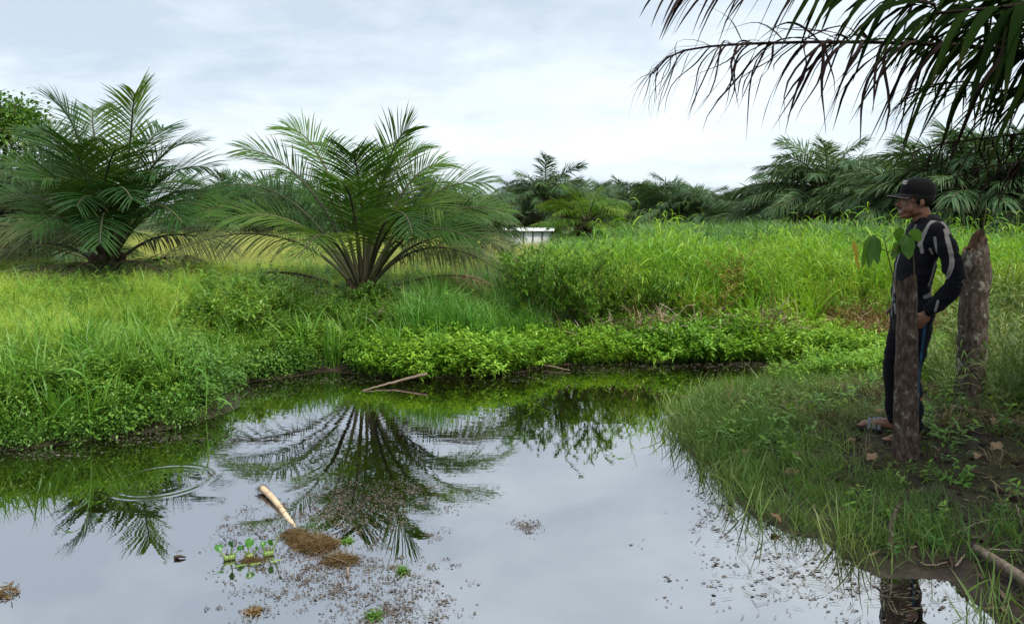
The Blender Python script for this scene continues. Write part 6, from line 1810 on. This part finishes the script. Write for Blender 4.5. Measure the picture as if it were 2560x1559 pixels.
# ---- cap
cp = MB(); nu, nv = 36, 12
th_ = np.linspace(0, 2 * np.pi, nu, endpoint=False); ph = np.linspace(0.03, 0.5 * np.pi + 0.12, nv)
CV = np.stack([0.0855 * np.outer(np.sin(ph) ** 0.8, np.cos(th_)), 0.1065 * np.outer(np.sin(ph) ** 0.8, np.sin(th_)), 0.097 * np.outer(np.cos(ph), np.ones(nu))], -1)
fr_ = np.clip(np.sin(th_), 0, 1)[None] ** 2
CV[..., 2] += 0.012 * fr_ * np.sin(ph)[:, None] * (ph[:, None] < 1.3)
CV = CV + HC + np.array([0, -0.014, 0.050])
jj = np.arange(nu * nv).reshape(nv, nu); nx_ = np.roll(jj, -1, 1)
cp.add(CV, np.stack([jj[:-1], jj[1:], nx_[1:], nx_[:-1]], -1), [(jj[0, 0], jj[0, k], jj[0, k + 1]) for k in range(1, nu - 1)])
ellipsoid(cp, HC + [0, -0.014, 0.148], (0.007, 0.007, 0.004), 10, 6)
cap = mpart('cap', cp.mesh('cap'), M['cap_cloth'])
bb = MB(); n1, n2_ = 25, 8
a = np.linspace(0.12 * math.pi, 0.88 * math.pi, n1); e = np.linspace(0, 1, n2_)
ca = np.cos(a)[None] * np.ones((n2_, 1)); sa = np.sin(a)[None] * np.ones((n2_, 1)); ee = e[:, None] * np.ones((1, n1))
X = (0.083 + 0.004 * ee) * ca; Y = 0.090 * sa + ee * (0.092 * sa ** 0.7) - 0.008; Z = 0.044 - 0.012 * ee - 0.022 * ca ** 2 * (0.4 + ee * 0.6)
top_ = np.stack([X, Y, Z], -1) + HC; bot_ = top_ - [0, 0, 0.0045]
V = np.concatenate([top_, bot_[::-1]], 0); jj = np.arange(2 * n2_ * n1).reshape(2 * n2_, n1); jr = np.roll(jj, -1, 0)
bb.add(V, np.stack([jj[:, :-1], jj[:, 1:], jr[:, 1:], jr[:, :-1]], -1))
br = mpart('brim', bb.mesh('brim'), M['cap_cloth'], cap)
pb = MB(); rim = top_[-1] + [0, 0.001, -0.002]; pb.tubes(rim[None, 4:], 0.0014, 5); mpart('frayed_edge', pb.mesh('frayed_edge'), M['pale_cloth'], cap)
# pale emblem on the front panel
em = MB(); n = 22; s = np.linspace(0, 1, n)
def cap_pt(az, el, off=0.0025):
    sp_, cp_ = math.sin(el) ** 0.8, math.cos(el)
    f = max(0, math.sin(az)) ** 2
    return HC + np.array([0.0855 * sp_ * math.cos(az), 0.1065 * sp_ * math.sin(az) + off, 0.097 * cp_ + 0.012 * f * math.sin(el) + off]) + np.array([0, -0.014, 0.050])
for (a0, a1, e0, e1, w) in [(2.0, 1.25, 0.80, 0.95, 0.008), (2.15, 1.45, 1.02, 1.10, 0.007), (2.05, 1.75, 0.72, 1.18, 0.006), (1.5, 1.15, 1.15, 0.92, 0.005)]:
    P = np.array([cap_pt(a0 + (a1 - a0) * q, e0 + (e1 - e0) * q + 0.06 * math.sin(q * 6)) for q in s])
    nrm = unit(P - (HC + [0, -0.014, 0.05])); T_ = unit(np.gradient(P, axis=0))
    em.ribbons(P[None], w * np.sin(np.pi * np.clip(s, 0.05, 0.95))[None], np.cross(nrm, T_)[None])
mpart('emblem', em.mesh('emblem'), M['pale_cloth'], cap)

# ---- sandals
M['rubber'] = plain_mat('rubber_sole', (0.015, 0.015, 0.017), 0.7)
M['strap'] = plain_mat('grey_strap', (0.16, 0.17, 0.19), 0.7)
for s in (-1, 1):
    fd = np.array([s * 0.42, 0.91, 0]); sd = np.array([fd[1], -fd[0], 0]); A0 = AN[s].copy(); A0[2] = 0
    u = np.linspace(0, 2 * np.pi, 28, endpoint=False)
    ol = A0 + fd * 0.075 + np.outer(np.cos(u) * 0.145, fd) + np.outer(np.sin(u) * (0.046 + 0.008 * np.cos(u)), sd)
    V = np.concatenate([ol + [0, 0, -0.012], ol + [0, 0, 0.014]]); nn = 28
    sb = MB(); sb.add(V, [(k, (k + 1) % nn, nn + (k + 1) % nn, nn + k) for k in range(nn)], [(0, k + 1, k) for k in range(1, nn - 1)] + [(nn, nn + k, nn + k + 1) for k in range(1, nn - 1)])
    so = mpart('sandal', sb.mesh('sandal'), M['rubber'])
    for f0 in (0.085, 0.115, 0.145):
        q = np.linspace(-1, 1, 9); P = A0 + fd * f0 + np.outer(q * 0.045, sd) + np.outer((1 - q ** 2) * (0.085 - 0.25 * (f0 - 0.08)) + 0.006, [0, 0, 1.0])
        kb = MB(); kb.ribbons(P[None], 0.011, np.broadcast_to(fd, (1, 9, 3))); mpart('strap', kb.mesh('strap'), M['strap'], so)
